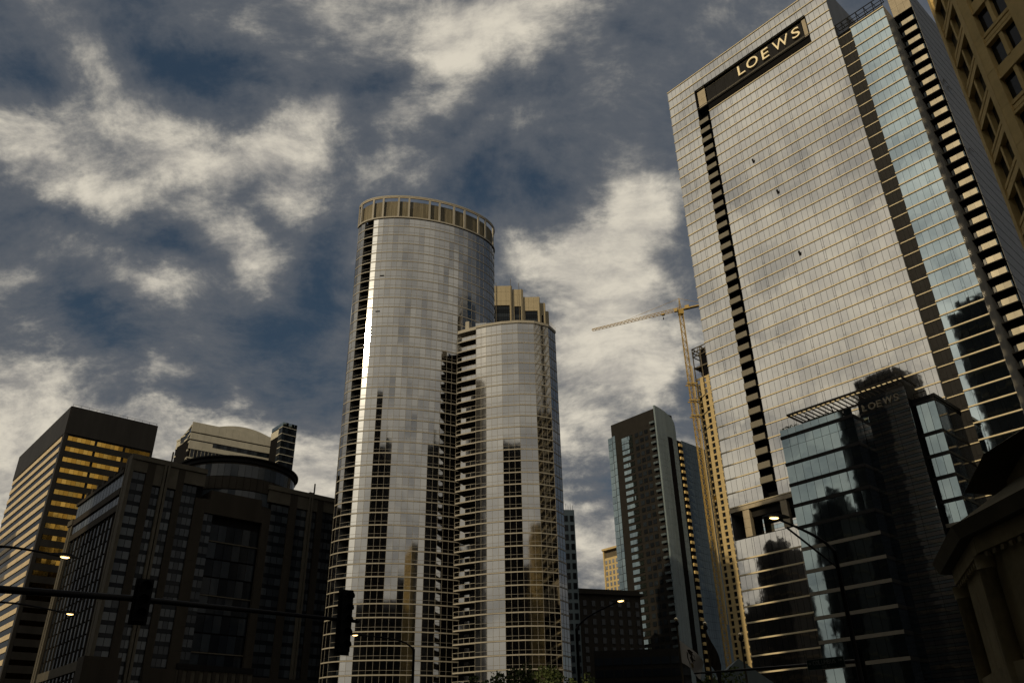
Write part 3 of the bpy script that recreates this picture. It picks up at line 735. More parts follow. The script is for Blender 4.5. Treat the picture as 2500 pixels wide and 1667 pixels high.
tower1()
def tower2():
    P = (-10.3385, 190.983, 24.5705, 12.395, -0.60573, 1.04)
    fn = lambda q: ellipse_pt(*P, q)
    ph = np.linspace(0, 2 * math.pi, 4000); best = [(math.degrees(math.atan2(*fn(q)[0])), q) for q in ph if fn(q)[1][1] < 0.2 or fn(q)[1][0] > 0.5]
    def find(az, near):
        return min([q for a, q in best if abs(a - az) < 0.03], key=lambda q: math.hypot(*fn(q)[0]))
    pl = find(-4.4, 0); pr = find(3.40, 0)
    if pr < pl: pr += 2 * math.pi
    crv = even_curve(fn, pl, pr + 0.10, 1.42)
    t = Thing('short_curved_glass_tower', 'shorter curved glass tower with pale balconies on its left edge', 'skyscraper', (0, 190, 0))
    ang = [math.degrees(math.atan2(c[0][0], c[0][1])) for c in crv]
    bal = {i for i in range(len(crv) - 1) if (ang[i] + ang[i + 1]) / 2 < -2.92}; last = max(bal)
    H = 2.86; zt = 105.0
    g0 = crv[last + 1:]
    key = [0] + list(range(2, len(g0) - 1, 3)) + [len(g0) - 1]; gcrv = []
    for a, b in zip(key[:-1], key[1:]):
        pa, pb = g0[a][0], g0[b][0]; m_ = max(1, b - a); l = math.hypot(pb[0] - pa[0], pb[1] - pa[1]); nn = ((pb[1] - pa[1]) / l, -(pb[0] - pa[0]) / l)
        for q in range(m_): gcrv.append(((pa[0] + (pb[0] - pa[0]) * q / m_, pa[1] + (pb[1] - pa[1]) * q / m_), nn))
    gcrv.append(g0[-1])
    curved(t, gcrv, H, zt, 2.0, TG, set())
    end = crv[-1][0]; ge = gcrv[0]
    g = G(); front = [(c[0][0] - c[1][0] * 0.06, c[0][1] - c[1][1] * 0.06) for c in gcrv]
    inner = [(c[0][0] - c[1][0] * 2.4, c[0][1] - c[1][1] * 2.4) for c in crv[:last + 2]]
    g.prism(inner + front + [(11.2, 205), (-1.5, 208), (-3.2, 200), (-11.5, 190.6)], 0, zt - 0.1, M_BODY); t.part('building_core', g)
    g = G(); g.box(Fr((11.5, 190), (0, 1)).box(0, 15, -0.4, 0.1, 0, zt, DG[1])); t.part('back_wall', g)
    bp = crv[:last + 2]
    rp = []
    for k in range(0, 36):
        z = zt - H * k
        if k == 0:
            g = G(); poly = [c[0] for c in bp] + [(c[0][0] - c[1][0] * 2.4, c[0][1] - c[1][1] * 2.4) for c in bp[::-1]]
            g.prism(poly, z - 0.2, z + 0.7, M_SLABT); t.part('roof_canopy', g); continue
        q = bp
        g = G(); poly = [(c[0][0] + c[1][0] * 0.0, c[0][1] + c[1][1] * 0.0) for c in q] + [(c[0][0] - c[1][0] * 2.3, c[0][1] - c[1][1] * 2.3) for c in q[::-1]]
        g.prism(poly, z - 0.22, z + 0.06, M_JOINT); t.part('balcony_slab', g)
        g = G(); g.ring([c[0] for c in q], 0.06, z - 0.2, z + 0.12, M_SLABT, [c[1] for c in q]); t.part('balcony_edge', g)
        g = G(); g.ring([c[0] for c in q], 0.05, z + 1.08, z + 1.16, M_SLABT, [c[1] for c in q])
        for c in q: g.box(Fr(c[0], (1, 0)).box(-0.03, 0.03, -0.03, 0.03, z + 0.1, z + 1.1, M_SLABT))
        f = Fr(q[0][0], (-q[0][1][0], -q[0][1][1])); g.box(f.box(0, 2.2, -0.02, 0.03, z + 1.08, z + 1.16, M_SLABT))
        t.part('balcony_rail', g)
        for i in range(len(q) - 1):
            f = Fr((q[i][0][0] - q[i][1][0] * 2.3, q[i][0][1] - q[i][1][1] * 2.3), (q[i + 1][0][0] - q[i][0][0], q[i + 1][0][1] - q[i][0][1]))
            rp.append(f.box(0.04, f.L - 0.04, -0.02, 0.05, z + 0.12, z + 2.5, TG[i % 3], 0.004))
            if i >= len(q) // 2 - 1:
                f = Fr(q[i][0], (q[i + 1][0][0] - q[i][0][0], q[i + 1][0][1] - q[i][0][1])); rp.append(f.box(0.03, f.L - 0.03, -0.03, 0.0, z + 0.15, z + 1.05, TG[2], 0.01))
    t.pieces('balcony_glass', rp, 300)
    g = G(); g.ring([c[0] for c in gcrv], 0.30, zt, zt + 0.7, M_SLABT, [c[1] for c in gcrv]); t.part('parapet', g)
    c = bp[len(bp) // 2]; f = Fr(c[0], (-c[1][1], c[1][0])); g = G(); g.box(f.box(-0.5, 0.6, -1.2, -0.1, zt + 0.7, zt + 2.9, M_SLABT)); t.part('chimney', g)
    # glass screens on the roof, and rods at the right end
    sc = []
    for i in range(2): 
        f = Fr((-9.5 + 2.9 * i, 185.5), (1, -0.1)); sc.append(f.box(0, 2.85, 0, 0.05, zt + 0.7, zt + 2.9, TG[2]))
    t.pieces('roof_glass_screen', sc)
    rods = [Fr((10.1 + 0.35 * i, 184.3 + 0.8 * i), (1, 0)).box(0, 0.08, 0, 0.08, zt + 0.5, zt + 2.4, M_SLABT) for i in range(5)]
    t.pieces('roof_post', rods)
tower2()

# ------------------------------------------------------------------ stepped stone crown behind the short tower
def stepped():
    D = 300.0; t = Thing('stepped_stone_tower', 'beige stone tower with stepped crown and dark windows rising behind the shorter curved tower', 'skyscraper', (3, D, 0))
    z = lambda el: 1.7 + D * math.tan(R(el)); x = lambda a: D * math.tan(R(a))
    secs = [(-1.7, 0.03, 32.42, D, 31.05), (0.10, 0.95, 32.25, D + 1.2, 31.05), (0.98, 2.33, 31.80, D + 2.4, 30.82), (2.36, 2.80, 31.57, D + 5, 30.7), (2.80, 3.10, 31.30, D + 9, 30.5)]
    g = G(); st = []; wn = []; ant = []
    for i, (a, b, e, y, ew) in enumerate(secs):
        f = Fr((x(a), y), (1, 0.02)); w = x(b) - x(a)
        top = z(e)
        g.box(f.box(0.3, w - 0.3, -16, -0.5, 0, top - 0.4, M_BODY))
        npan = max(1, round(w / 2.1)); pw = (w - 0.5) / npan
        zc = z(ew)
        lv = [zc, zc + (top - zc) * 0.22, zc + (top - zc) * 0.68, top]
        for k in range(3):
            for j in range(npan): st.append(f.box(0.25 + pw * j + 0.03, 0.25 + pw * (j + 1) - 0.03, -0.5, 0.0, lv[k] + 0.03, lv[k + 1] - 0.03, M_CROWN, 0.003))
        for k in range(12):
            zz = zc - 7.6 * (k + 1)
            for q in range(4):
                for j in range(npan * 2): wn.append(f.box(0.9 + (w - 1.8) / (npan * 2) * j, 0.9 + (w - 1.8) / (npan * 2) * (j + 1) - 0.1, -0.6, -0.45, zz + 0.2 + 1.85 * q, zz + 1.95 + 1.85 * q, DG[q % 3], 0.004))
        g.box(f.box(0, 0.8, -0.5, 0.12, 0, top, M_CROWN)); g.box(f.box(w - 0.8, w, -0.5, 0.12, 0, top, M_CROWN)); g.box(f.box(0, w, -16, -0.45, top - 0.4, top + 0.05, M_CROWN))
        g.box(f.box(w - 0.02, w + 0.3, -16, -0.2, 0, top - 0.1, M_CROWN))
    t.part('building_core', g); t.pieces('stone_panel', st); t.pieces('window_pane', wn)
    for a, e0, e1 in ((-1.25, 32.3, 32.62), (-0.02, 32.4, 32.85), (0.66, 32.2, 32.55)):
        ant.append(Fr((x(a), D - 0.4), (1, 0)).box(-0.10, 0.10, -0.1, 0.1, z(e0) - 24, z(e1), M_CONCD))
    t.pieces('antenna_rod', ant)
stepped()

# ------------------------------------------------------------------ black office tower (far left)
def black_tower():
    c = (-147.1, 246.0); t = Thing('black_office_tower', 'black office tower at far left with amber windows and beige spandrel bands', 'office tower', (*c, 0))
    fr_ = Fr(c, (21.3, 18.5)); LR = 28.2
    fl = Fr((-189.5, 291.9), (42.4, -45.9)); LL = 62.5
    g = G(); g.box(fr_.box(0.1, LR - 0.1, -LL + 0.1, -0.3, 0, 113.7, M_BLK)); t.part('building_core', g)
    g = G(); g.box(fr_.box(0, LR, -0.28, 0.25, 104.4, 114, M_BLK)); g.box(fl.box(0, LL, -0.28, 0.25, 104.4, 114, M_BLK)); g.box(fr_.box(0, 0.9, -0.3, 0.15, 0, 104.4, M_BLK)); g.box(fl.box(LL - 2.0, LL, -0.3, 0.15, 0, 104.4, M_BLK)); g.box(fr_.box(LR - 0.8, LR, -0.3, 0.15, 0, 104.4, M_BLK))
    t.part('crown_cladding', g)
    win = []; sp = []; dk = []
    for k in range(29):
        z0 = 102.3 - 3.62 * k
        for s in range(3):
            for j in range(6):
                x = 1.15 + 9.05 * s + 1.38 * j
                m = M_AMBER[(j + s * 2 + k) % 3] if s < 2 else M_AMBER[1]
                win.append(fr_.box(x + 0.03, x + 1.35, -0.1, 0.02, z0, z0 + 1.45, m, 0.01))
        dk.append(fr_.box(0.9, LR - 0.8, -0.3, 0.12, z0 - 2.13, z0 - 0.03, M_BLK))
        for j in range(7): sp.append(fl.box(0.5 + 8.55 * j, 8.95 + 8.55 * j, -0.1, 0.14, z0 - 0.0, z0 + 1.6, M_SPAN, 0.001))
        dk.append(fl.box(0.5, LL - 2.0, -0.3, -0.1, z0 - 2.0, z0 - 0.02, DG[0]))
    t.pieces('amber_window', win); t.pieces('spandrel_panel', sp); t.pieces('dark_band', dk)
    g = G()
    g.box(fr_.box(0.3, LR - 0.2, -0.5, -0.42, 114.9, 114.98, M_BLK))
    for i in range(12): g.box(fr_.box(0.3 + 2.5 * i, 0.38 + 2.5 * i, -0.5, -0.42, 113.7, 114.95, M_BLK))
    t.part('roof_railing', g)
black_tower()

# ------------------------------------------------------------------ hotel with drum roof
def hotel():
    c = (-89.2, 178.6); t = Thing('drum_roof_hotel', 'dark precast hotel with stone piers and a round drum roof, left of the oval tower', 'hotel', (*c, 0))
    f = Fr(c, (0.743, 0.669)); fl = Fr((c[0] - 0.675 * 42, c[1] + 0.738 * 42), (0.675, -0.738))
    LF = 55.0
    g = G()
    g.box(f.box(0.7, 17.6, -39, -0.6, 0, 69.5, M_BODY)); g.box(f.box(17.6, 34.5, -40, -1.2, 0, 60.0, M_BODY)); g.box(f.box(34.5, LF, -40, -0.6, 0, 69.0, M_BODY))
    t.part('building_core', g)
    # piers, trims and glass strips: (x0, x1, top)
    g = G(); piers = []
    for a, b, zt in ((0, 0.5, 69.4), (3.6, 5.4, 69.4), (10.9, 12.5, 69.4), (16.0, 18.6, 63.2), (33.6, 35.6, 63.6), (40.6, 42.6, 69.0), (48.6, 50.3, 69.0), (53.8, LF, 69)):
        n = 12
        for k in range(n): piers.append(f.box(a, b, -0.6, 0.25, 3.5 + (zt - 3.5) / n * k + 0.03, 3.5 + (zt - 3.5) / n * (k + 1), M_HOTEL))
    for a, b in ((7.35, 7.9), (8.15, 8.7), (45.8, 46.3), (46.5, 47.0)): piers.append(f.box(a, b, -0.4, 0.55, 14, 72.2 if a in (7.9,) else 70.5, M_HOTELL))
    t.pieces('pier_block', piers)
    hd = []
    for a, b, z0 in ((0.5, 3.6, 66.7), (5.4, 7.3, 64.2), (8.7, 10.9, 64.2), (12.5, 17.6, 66.2), (34.5, 40.6, 65.8), (42.6, 45.8, 65.6), (47.0, 48.6, 65.6), (50.3, 54.0, 66.0)):
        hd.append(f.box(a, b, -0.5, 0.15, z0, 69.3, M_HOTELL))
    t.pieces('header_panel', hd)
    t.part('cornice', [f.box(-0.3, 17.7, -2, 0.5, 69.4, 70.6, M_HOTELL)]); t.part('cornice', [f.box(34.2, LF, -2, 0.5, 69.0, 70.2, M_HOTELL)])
    g = G(); g.box(f.box(8.5, 8.8, 0.3, 0.6, 70.5, 73.0, M_HOTELL)); g.box(f.box(46.9, 47.2, 0.3, 0.6, 70.2, 73.0, M_HOTELL)); t.part('pier_finial', g)
    win = []; sp = []
    for (a, b, z0, bright) in ((0.5, 3.6, 66.7, 1), (5.4, 7.3, 64.0, 1), (8.7, 10.9, 64.0, 1), (12.5, 16.0, 66.0, 0), (18.6, 21.0, 60, 0), (35.6, 40.6, 65.5, 0), (42.6, 45.8, 65.5, 0), (47.0, 48.6, 65.5, 0), (50.3, 53.8, 66, 0)):
        k = 0
        while z0 - 2.62 * (k + 1) > 16:
            zz = z0 - 2.62 * (k + 1); n = 2 if b - a < 3.3 else 3
            for i in range(n):
                w = (b - a) / n; m = (M_HGL[2] if (bright and k > 1 and rnd.random() < 0.75) else M_HGL[rnd.choice((0, 1))])
                win.append(f.box(a + w * i + 0.06, a + w * (i + 1) - 0.06, -0.35, -0.28, zz + 0.85, zz + 2.5, m, 0.006))
            sp.append(f.box(a, b, -0.45, -0.30, zz - 0.05, zz + 0.8, DG[2])); k += 1
    # central bay: tall dark glazing with horizontal rails
    for k in range(11):
        zz = 58 - 4.2 * k
        for i in range(6): win.append(f.box(21.2 + 2.05 * i, 23.15 + 2.05 * i, -1.0, -0.9, zz - 4.0, zz - 0.15, DG[(i + k) % 3], 0.004))
        if k % 3 == 1: sp.append(f.box(18.7, 33.6, -0.9, -0.6, zz - 0.15, zz + 0.1, M_HOTELL))
    t.pieces('window_pane', win); t.pieces('spandrel', sp)
    g = G(); g.box(f.box(17.7, 34.4, -1.0, 0.2, 60.0, 63.4, M_HOTEL)); g.box(f.box(19.6, 32.9, -14, 0.1, 63.4, 65.8, M_HOTEL)); t.part('attic_block', g)
    # base storeys
    g = G(); g.box(f.box(-1.5, 6, -3, 1.2, 0, 26.0, M_HOTEL)); g.box(f.box(11, 18, -3, 1.0, 0, 24.5, M_HOTEL)); g.box(f.box(18.0, 36, -3, 0.9, 24.6, 25.8, M_BLACK)); g.box(f.box(18.0, 36, -3, 0.5, 0, 24.6, M_HOTELL)); g.box(f.box(36, LF, -3, 0.8, 0, 24, M_HOTEL)); t.part('base', g)
    t.pieces('base_pilaster', [f.box(18.6 + 1.9 * i, 19.5 + 1.9 * i, 0.5, 0.85, 12, 24.5, M_HOTEL) for i in range(9)])
    # side wall (towards the left), stepping down, corner strips in paler trim to look sunlit
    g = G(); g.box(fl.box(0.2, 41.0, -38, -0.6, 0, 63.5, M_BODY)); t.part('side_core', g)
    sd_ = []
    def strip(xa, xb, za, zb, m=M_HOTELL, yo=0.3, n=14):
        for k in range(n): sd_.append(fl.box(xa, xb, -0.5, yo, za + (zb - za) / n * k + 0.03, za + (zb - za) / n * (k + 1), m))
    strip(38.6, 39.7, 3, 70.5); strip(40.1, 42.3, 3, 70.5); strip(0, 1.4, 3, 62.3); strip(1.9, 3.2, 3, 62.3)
    t.pieces('corner_block', sd_)
    at = []
    for i in range(15): at.append(fl.box(4.0 + 2.3 * i, 6.05 + 2.3 * i, -0.5, 0.1, 63.6, 67.0, M_HGL[2])); at.append(fl.box(4.0 + 2.3 * i, 6.05 + 2.3 * i, -0.5, 0.05, 59.6, 61.4, M_HGL[2] if i % 3 else M_HGL[0]))
    t.pieces('attic_window', at)
    t.pieces('side_band', [fl.box(3.4, 38.4, -3, 0.4, 61.8, 63.4, M_HOTEL), fl.box(3.4, 38.4, -3, 0.2, 57.8, 59.4, M_HOTEL), fl.box(3.4, 38.4, -3, 0.5, 67.0, 67.8, M_HOTEL), fl.box(-0.4, 3.6, -3, 0.6, 62.3, 63.8, M_HOTELL), fl.box(4, 36, -0.4, 0.1, 24.0, 26.0, M_HOTELL)])
    sw = []
    for k in range(13):
        for i in range(12): sw.append(fl.box(4.0 + 2.9 * i, 6.2 + 2.9 * i, -0.5, -0.3, 20 + 2.9 * k, 22.5 + 2.9 * k, DG[(i + k) % 3], 0.005))
    t.pieces('side_window', sw)
    t.pieces('side_mullion', [fl.box(3.6 + 2.9 * i, 3.85 + 2.9 * i, -0.5, -0.05, 3, 57.8, M_HOTEL) for i in range(13)])
    g = G()
    for i in range(7): g.box(fl.box(8 + 4.2 * i, 9.2 + 4.2 * i, -1.2, -0.1, 67.8, 69.6, M_HOTEL))
    t.part('roof_merlon', g)
    # drum with projecting rim
    cx, cy, r = -75.8, 211.5, 15.6
    g = G(); n = 56; P = [(cx + r * math.cos(2 * math.pi * i / n), cy + r * math.sin(2 * math.pi * i / n)) for i in range(n)]; q = [(cx + (r - 0.5) * math.cos(2 * math.pi * i / n), cy + (r - 0.5) * math.sin(2 * math.pi * i / n)) for i in range(n)]
    g.prism(P, 75.0, 76.0, M_BLACK); g.prism([(cx + (r + .5) * math.cos(2 * math.pi * i / n), cy + (r + .5) * math.sin(2 * math.pi * i / n)) for i in range(n)], 76.0, 76.4, M_BLACK); t.part('drum_rim', g)
    g = G(); g.prism(q, 60, 75.0, M_HOTEL); t.part('drum_wall', g)
    bl = []
    for i in range(n):
        if math.sin(2 * math.pi * i / n) > 0.55: continue
        a, b = q[i], q[(i + 1) % n]; ff = Fr(a, (b[0] - a[0], b[1] - a[1]))
        for k in range(4): bl.append(ff.box(0.03, ff.L - 0.03, 0.0, 0.12 if k % 2 else 0.3, 61 + 3.4 * k, 64.2 + 3.4 * k, M_HGL[0] if k % 2 else M_HOTEL))
    t.pieces('drum_panel', bl)
hotel()

# ------------------------------------------------------------------ cream building with vaulted roof
def cream():
    t = Thing('cream_vaulted_tower', 'cream banded tower with arched roof and a glassy corner turret, behind the drum roof', 'apartment tower', (-130, 358, 0))
    a, b = (-148.1, 344.7), (-112.5, 369.5); f = Fr(a, (b[0] - a[0], b[1] - a[1])); Lf = f.L
    g = G(); g.box(f.box(0.2, Lf, -22, -0.5, 0, 149, M_BODY)); 
    n = 16; top = [150.0, 150] ; 
    t.part('building_core', g)
    # arched parapet
    g = G(); vs = []; N_ = 24
    for i in range(N_ + 1):
        x = 8 + (Lf - 10) * i / N_; h = 149.2 + 4.3 * math.sin(math.pi * i / N_) ** 0.85; vs += [f.p(x, -3, 148), f.p(x, -3, h), f.p(x, -18, h), f.p(x, -18, 148)]
    fs = []
    for i in range(N_):
        o = 4 * i
        for k in range(4): fs.append((o + k, o + (k + 1) % 4, o + 4 + (k + 1) % 4, o + 4 + k))
    fs += [(3, 2, 1, 0), tuple(4 * N_ + k for k in range(4))]
    g.add(vs, fs, M_CREAM); t.part('vaulted_roof', g)
    bands = []
    for z0, z1, xa in ((145.3, 150, 0), (141.6, 144.7, 0), (137.0, 139.2, 0), (132.4, 133.0, 0), (128.6, 129.2, 0), (124.8, 125.4, 0), (121, 121.6, 0), (117.2, 117.8, 0)):
        m = 14
        for i in range(m): bands.append(f.box(Lf / m * i + 0.02, Lf / m * (i + 1) - 0.02, -0.4, 0.15, z0, z1, M_CREAM, 0.001))
    bands.append(f.box(0, 10.5, -0.4, 0.12, 139.2, 141.0, M_CREAM))
    t.pieces('cream_band', bands)
    win = []
    for z0, z1 in ((139.3, 141.5), (133.1, 136.9), (129.3, 132.3), (125.5, 128.5), (121.7, 124.7), (117.9, 120.9)):
        for i in range(26): win.append(f.box(1.2 + (Lf - 2) / 26 * i, 1.1 + (Lf - 2) / 26 * (i + 1), -0.3, -0.1, z0, z1, DG[(i * 7 + int(z0)) % 3], 0.004))
    t.pieces('window_pane', win)
    t.pieces('window_mullion', [f.box(1.12 + (Lf - 2) / 26 * i, 1.22 + (Lf - 2) / 26 * i, -0.2, 0.02, 117, 137, M_CREAM) for i in range(26)])
    # left concave wing
    cl = []; wl = []; pts = [(-159.5, 357.5), (-156.8, 355.3), (-153.8, 352.6), (-151.0, 349.2), (-148.4, 345.1)]
    g = G(); g.prism([pts[0], (-157, 358), (-150, 360), (-146, 350), pts[-1]], 0, 142.0, M_BODY); t.part('wing_core', g)
    for i in range(4):
        ff = Fr(pts[i], (pts[i + 1][0] - pts[i][0], pts[i + 1][1] - pts[i][1])); zt = 146 + i * 0.9
        for k in range(8):
            z = zt - 4.0 * k; cl.append(ff.box(0, ff.L, -0.3, 0.25, z - 0.8, z, M_CREAM)); wl.append(ff.box(0.05, ff.L - 0.05, -0.2, 0.0, z - 3.98, z - 0.85, DG[k % 3] if i else M_CREAM))
    t.pieces('wing_band', cl); t.pieces('wing_window', wl)
    # corner turret
    c = (-107.4, 348.5); fr_ = Fr(c, W); fl = Fr((c[0] - 0.675 * 11, c[1] + 0.738 * 11), (0.675, -0.738))
    g = G(); g.box(fr_.box(0.1, 7.2, -10.9, -0.1, 0, 149.5, M_BODY)); g.box(fl.box(0, 7.5, -0.6, 0.1, 144.4, 148.0, M_CREAM)); t.part('turret_core', g)
    tb = []; tw = []
    for k in range(12):
        z = 148.3 - 3.35 * k
        tb.append(fr_.box(0, 7.3, -0.1, 0.15, z - 0.22, z + 0.1, M_CREAM)); tb.append(fl.box(7.5 if k < 3 else 8.0, 11, -0.1, 0.15, z - 0.22, z + 0.1, M_CREAM))
        for i in range(5): tw.append(fr_.box(0.1 + 1.44 * i, 1.45 + 1.44 * i, -0.1, 0.05, z - 3.1, z - 0.25, DG[(i + k) % 3], 0.004))
        for i in range(2): tw.append(fl.box(7.6 + 1.7 * i, 9.2 + 1.7 * i, -0.1, 0.05, z - 3.1, z - 0.25, DG[(i + k) % 3], 0.004))
    for i in range(5): tw.append(fr_.box(0.1 + 1.44 * i, 1.45 + 1.44 * i, -0.1, 0.05, 148.5, 150.6, PG[i % 3], 0.004))
    for i in range(7): tw.append(fl.box(0.1 + 1.55 * i, 1.45 + 1.55 * i, -0.1, 0.05, 148.5, 150.4, PG[i % 3], 0.004))
    t.pieces('turret_band', tb); t.pieces('turret_window', tw)
cream()

# ------------------------------------------------------------------ dark centre tower
def centre():
    A = (44.2, 335.4); C0 = (59.6, 316.0); t = Thing('dark_fin_tower', 'dark tower with a curved teal fin at its corner, left of the crane', 'skyscraper', (*C0, 0))
    LL = 24.6; fl = Fr((C0[0] - U[0] * LL, C0[1] - U[1] * LL), U); fr_ = Fr(C0, W)
    g = G(); g.box(fl.box(0, LL - 0.4, -12.6, -0.15, 0, 139.5, M_BROWN)); g.box(fl.box(-2.8, 0, -12, -1.0, 0, 133.6, M_BODY)); g.box(fr_.box(12.7, 34, -24, -0.3, 0, 128.6, M_BODY)); t.part('building_core', g)
    win = []; bd = []
    for k in range(46):
        z = 134.0 - 2.97 * k
        if z < 3: break
        for i in range(3): win.append(fl.box(-2.7 + 1.55 * i, -1.2 + 1.55 * i, -0.15 - 0.6 * (i < 2), 0.02 - 0.6 * (i < 2), z - 2.85, z - 0.05, PG[(i + k) % 3], 0.004))
        for i in range(4): win.append(fl.box(5.6 + 1.48 * i, 7.04 + 1.48 * i, -0.1, 0.05, z - 4.3, z - 2.6, PG[(i + k) % 3] if k else PG[0], 0.006))
        bd.append(fl.box(5.5, 11.6, -0.1, 0.12, z - 2.6, z - 2.35, M_BROWN))
        for i in range(3): win.append(fl.box(13 + 2.6 * i, 14.8 + 2.6 * i, -0.1, 0.02, z - 4.3, z - 2.6, DG[(i + k) % 3], 0.004))
        bd.append(fl.box(LL - 2.6, LL - 0.3, -0.1, 0.9, z - 1.2, z - 0.3, M_TEAL))
    for i in range(4):
        for k in range(3): win.append(fl.box(5.6 + 1.48 * i, 7.04 + 1.48 * i, -0.1, 0.05, 126.0 + 1.85 * k, 127.75 + 1.85 * k, PG[(i + k) % 3], 0.004))
    t.pieces('window_pane', win); t.pieces('floor_band', bd)
    # curved fin
    g = G(); N_ = 18; vs = []
    prof = [(0, 141.4), (3, 141.0), (6.3, 139.9), (9, 139.0), (11.5, 137.8), (12.4, 136.6), (12.9, 135.3), (13.1, 131.9), (13.15, 100), (13.2, 0.0)]
    xs = [0, 3, 6.3, 9, 11.5, 12.4, 12.9, 13.1]; zs_ = [140.8, 140.5, 139.9, 139.0, 137.8, 136.6, 135.3, 132.5]
    for x, z in zip(xs, zs_): vs += [fr_.p(x, 0.35, 0), fr_.p(x, 0.35, z), fr_.p(x, -0.35, z), fr_.p(x, -0.35, 0)]
    fs = []
    for i in range(len(xs) - 1):
        o = 4 * i
        for k in range(4): fs.append((o + k, o + (k + 1) % 4, o + 4 + (k + 1) % 4, o + 4 + k))
    fs += [(3, 2, 1, 0), tuple(4 * (len(xs) - 1) + k for k in range(4))]
    g.add(vs, fs, M_FIN); t.part('corner_fin', g)
    wl = []
    for k in range(43):
        z = 129.0 - 2.97 * k
        for i in range(12):
            x = 16.8 + 1.44 * i; wl.append(fr_.box(x + 0.03, x + 1.41, -0.3, 0.02, z - 2.93, z - 0.04, M_TEAL, 0.006))
        for i in range(4): wl.append(fr_.box(0.4 + 1.6 * i, 1.95 + 1.6 * i, 0.34, 0.40, z - 2.93, z - 0.06, M_FIN, 0.004))
        wl.append(fr_.box(10.2, 11.8, 0.34, 0.40, z - 2.93, z - 0.06, M_FIN, 0.004)); wl.append(fr_.box(11.9, 13.0, 0.34, 0.40, z - 2.93, z - 0.06, M_FIN, 0.004))
    t.pieces('wall_panel', wl)
    bal = []; bs = []
    for k in range(42):
        z = 126.8 - 2.97 * k; bal.append(fr_.box(14.0, 16.0, 0.25, 0.85, z - 1.15, z, M_OCHRE)); bs.append(fr_.box(13.3, 16.7, -0.25, 0.3, z - 2.97, z - 1.2, M_BODY))
    t.pieces('balcony_box', bal); t.pieces('balcony_recess', bs)
    g = G(); g.box(fr_.box(7.0, 10.0, 0.34, 0.42, 0, 128.3, M_BODY)); t.part('dark_channel', g)
centre()

# ------------------------------------------------------------------ ochre tower under construction, crane
def ochre():
    c = azp(14.07, 380); t = Thing('unfinished_concrete_tower', 'slim ochre concrete tower with empty window openings and bare steel top, beside the crane mast', 'building', (*c, 0))
    f = Fr(c, U)
    g = G(); g.box(f.box(0.15, 15, -12, -0.5, 0, 168, M_BODY)); t.part('building_core', g)
    pr = []; bm = []; op = []
    z = 178.0; lev = [z]
    while z > 6: z -= (3.15 if z > 120 else 2.95); lev.append(z)
    xs = [0.0, 3.45, 7.1, 10.8]
    for k in range(len(lev) - 1):
        zb, za = lev[k], lev[k + 1]
        for a, b in ((-0.1, 0.45), (2.05, 4.0), (5.7, 7.6), (9.3, 11.2), (12.9, 14.9)): pr.append(f.box(a, b, -0.5, 0.0, za, zb - 0.9, M_CONC))
        bm.append(f.box(-0.1, 15, -0.5, 0.03, zb - 0.9, zb, M_CONC))
        bm.append(f.box(-0.65, -0.1, -0.5, 0.05, zb - 0.4, zb - 0.05, M_CONC))
        if k > 5:
            for a in (0.5, 4.05, 7.65): 
                m = M_AMBER[0] if (k in (19,) and a < 1) else DG[(k + int(a)) % 3]
                op.append(f.box(a, a + 1.5, -0.45, -0.38, za + 0.05, zb - 0.95, m, 0.003))
    t.pieces('concrete_pier', pr); t.pieces('concrete_beam', bm); t.pieces('window_pane', op)
    # left flank, seen as a sliver
    ff = Fr(f.p(-0.1, -8, 0)[:2], (f.n[0], f.n[1]))
    t.pieces('flank_pier', [ff.box(0 + 2.6 * i, 0.8 + 2.6 * i, -0.3, 0.05, 0, 176, M_CONC) for i in range(4)])
    # open steel top
    st = []
    for x in (0, 4.6, 9.2):
        for y in (0, -6): st.append(bar(f.p(x, y, 168), f.p(x, y, 195), 0.45, 0.45, M_CONCD))
    for z in (184, 190.5, 193, 195):
        for y in (0, -6): st.append(bar(f.p(-0.3, y, z), f.p(11, y, z), 0.5, 0.7 if z < 190 else 0.35, M_CONCD))
        for x in (0, 4.6, 9.2): st.append(bar(f.p(x, -6, z), f.p(x, 0, z), 0.35, 0.45, M_CONCD))
    for x in (0, 2.3, 4.6, 6.9, 9.2): st.append(bar(f.p(x, 0, 190.5), f.p(x + 1.6, 0, 195), 0.25, 0.25, M_CONCD)); 
    st.append(bar(f.p(5.5, -2, 178), f.p(5.5, -2, 193), 3.6, 2.5, M_BODY)); st.append(bar(f.p(2, -4, 178), f.p(3.4, -3, 185), 0.25, 0.25, M_CONCD)); st.append(bar(f.p(3.2, -2, 178), f.p(1.0, -1, 184), 0.2, 0.2, M_CONCD))
    st.append(bar(f.p(0, -3, 184), f.p(10, -3, 184), 6, 0.35, M_CONCD))
    t.pieces('steel_beam', st)
    t.part('hoist_tower', [bar(f.p(-1.3, 0.3, 60), f.p(-1.3, 0.3, 186), 0.5, 0.5, M_CONC)])
    return t
oc = ochre()
oc.o.location = (*azp(14.07, 330), 0); oc.o.scale = (0.868,) * 3
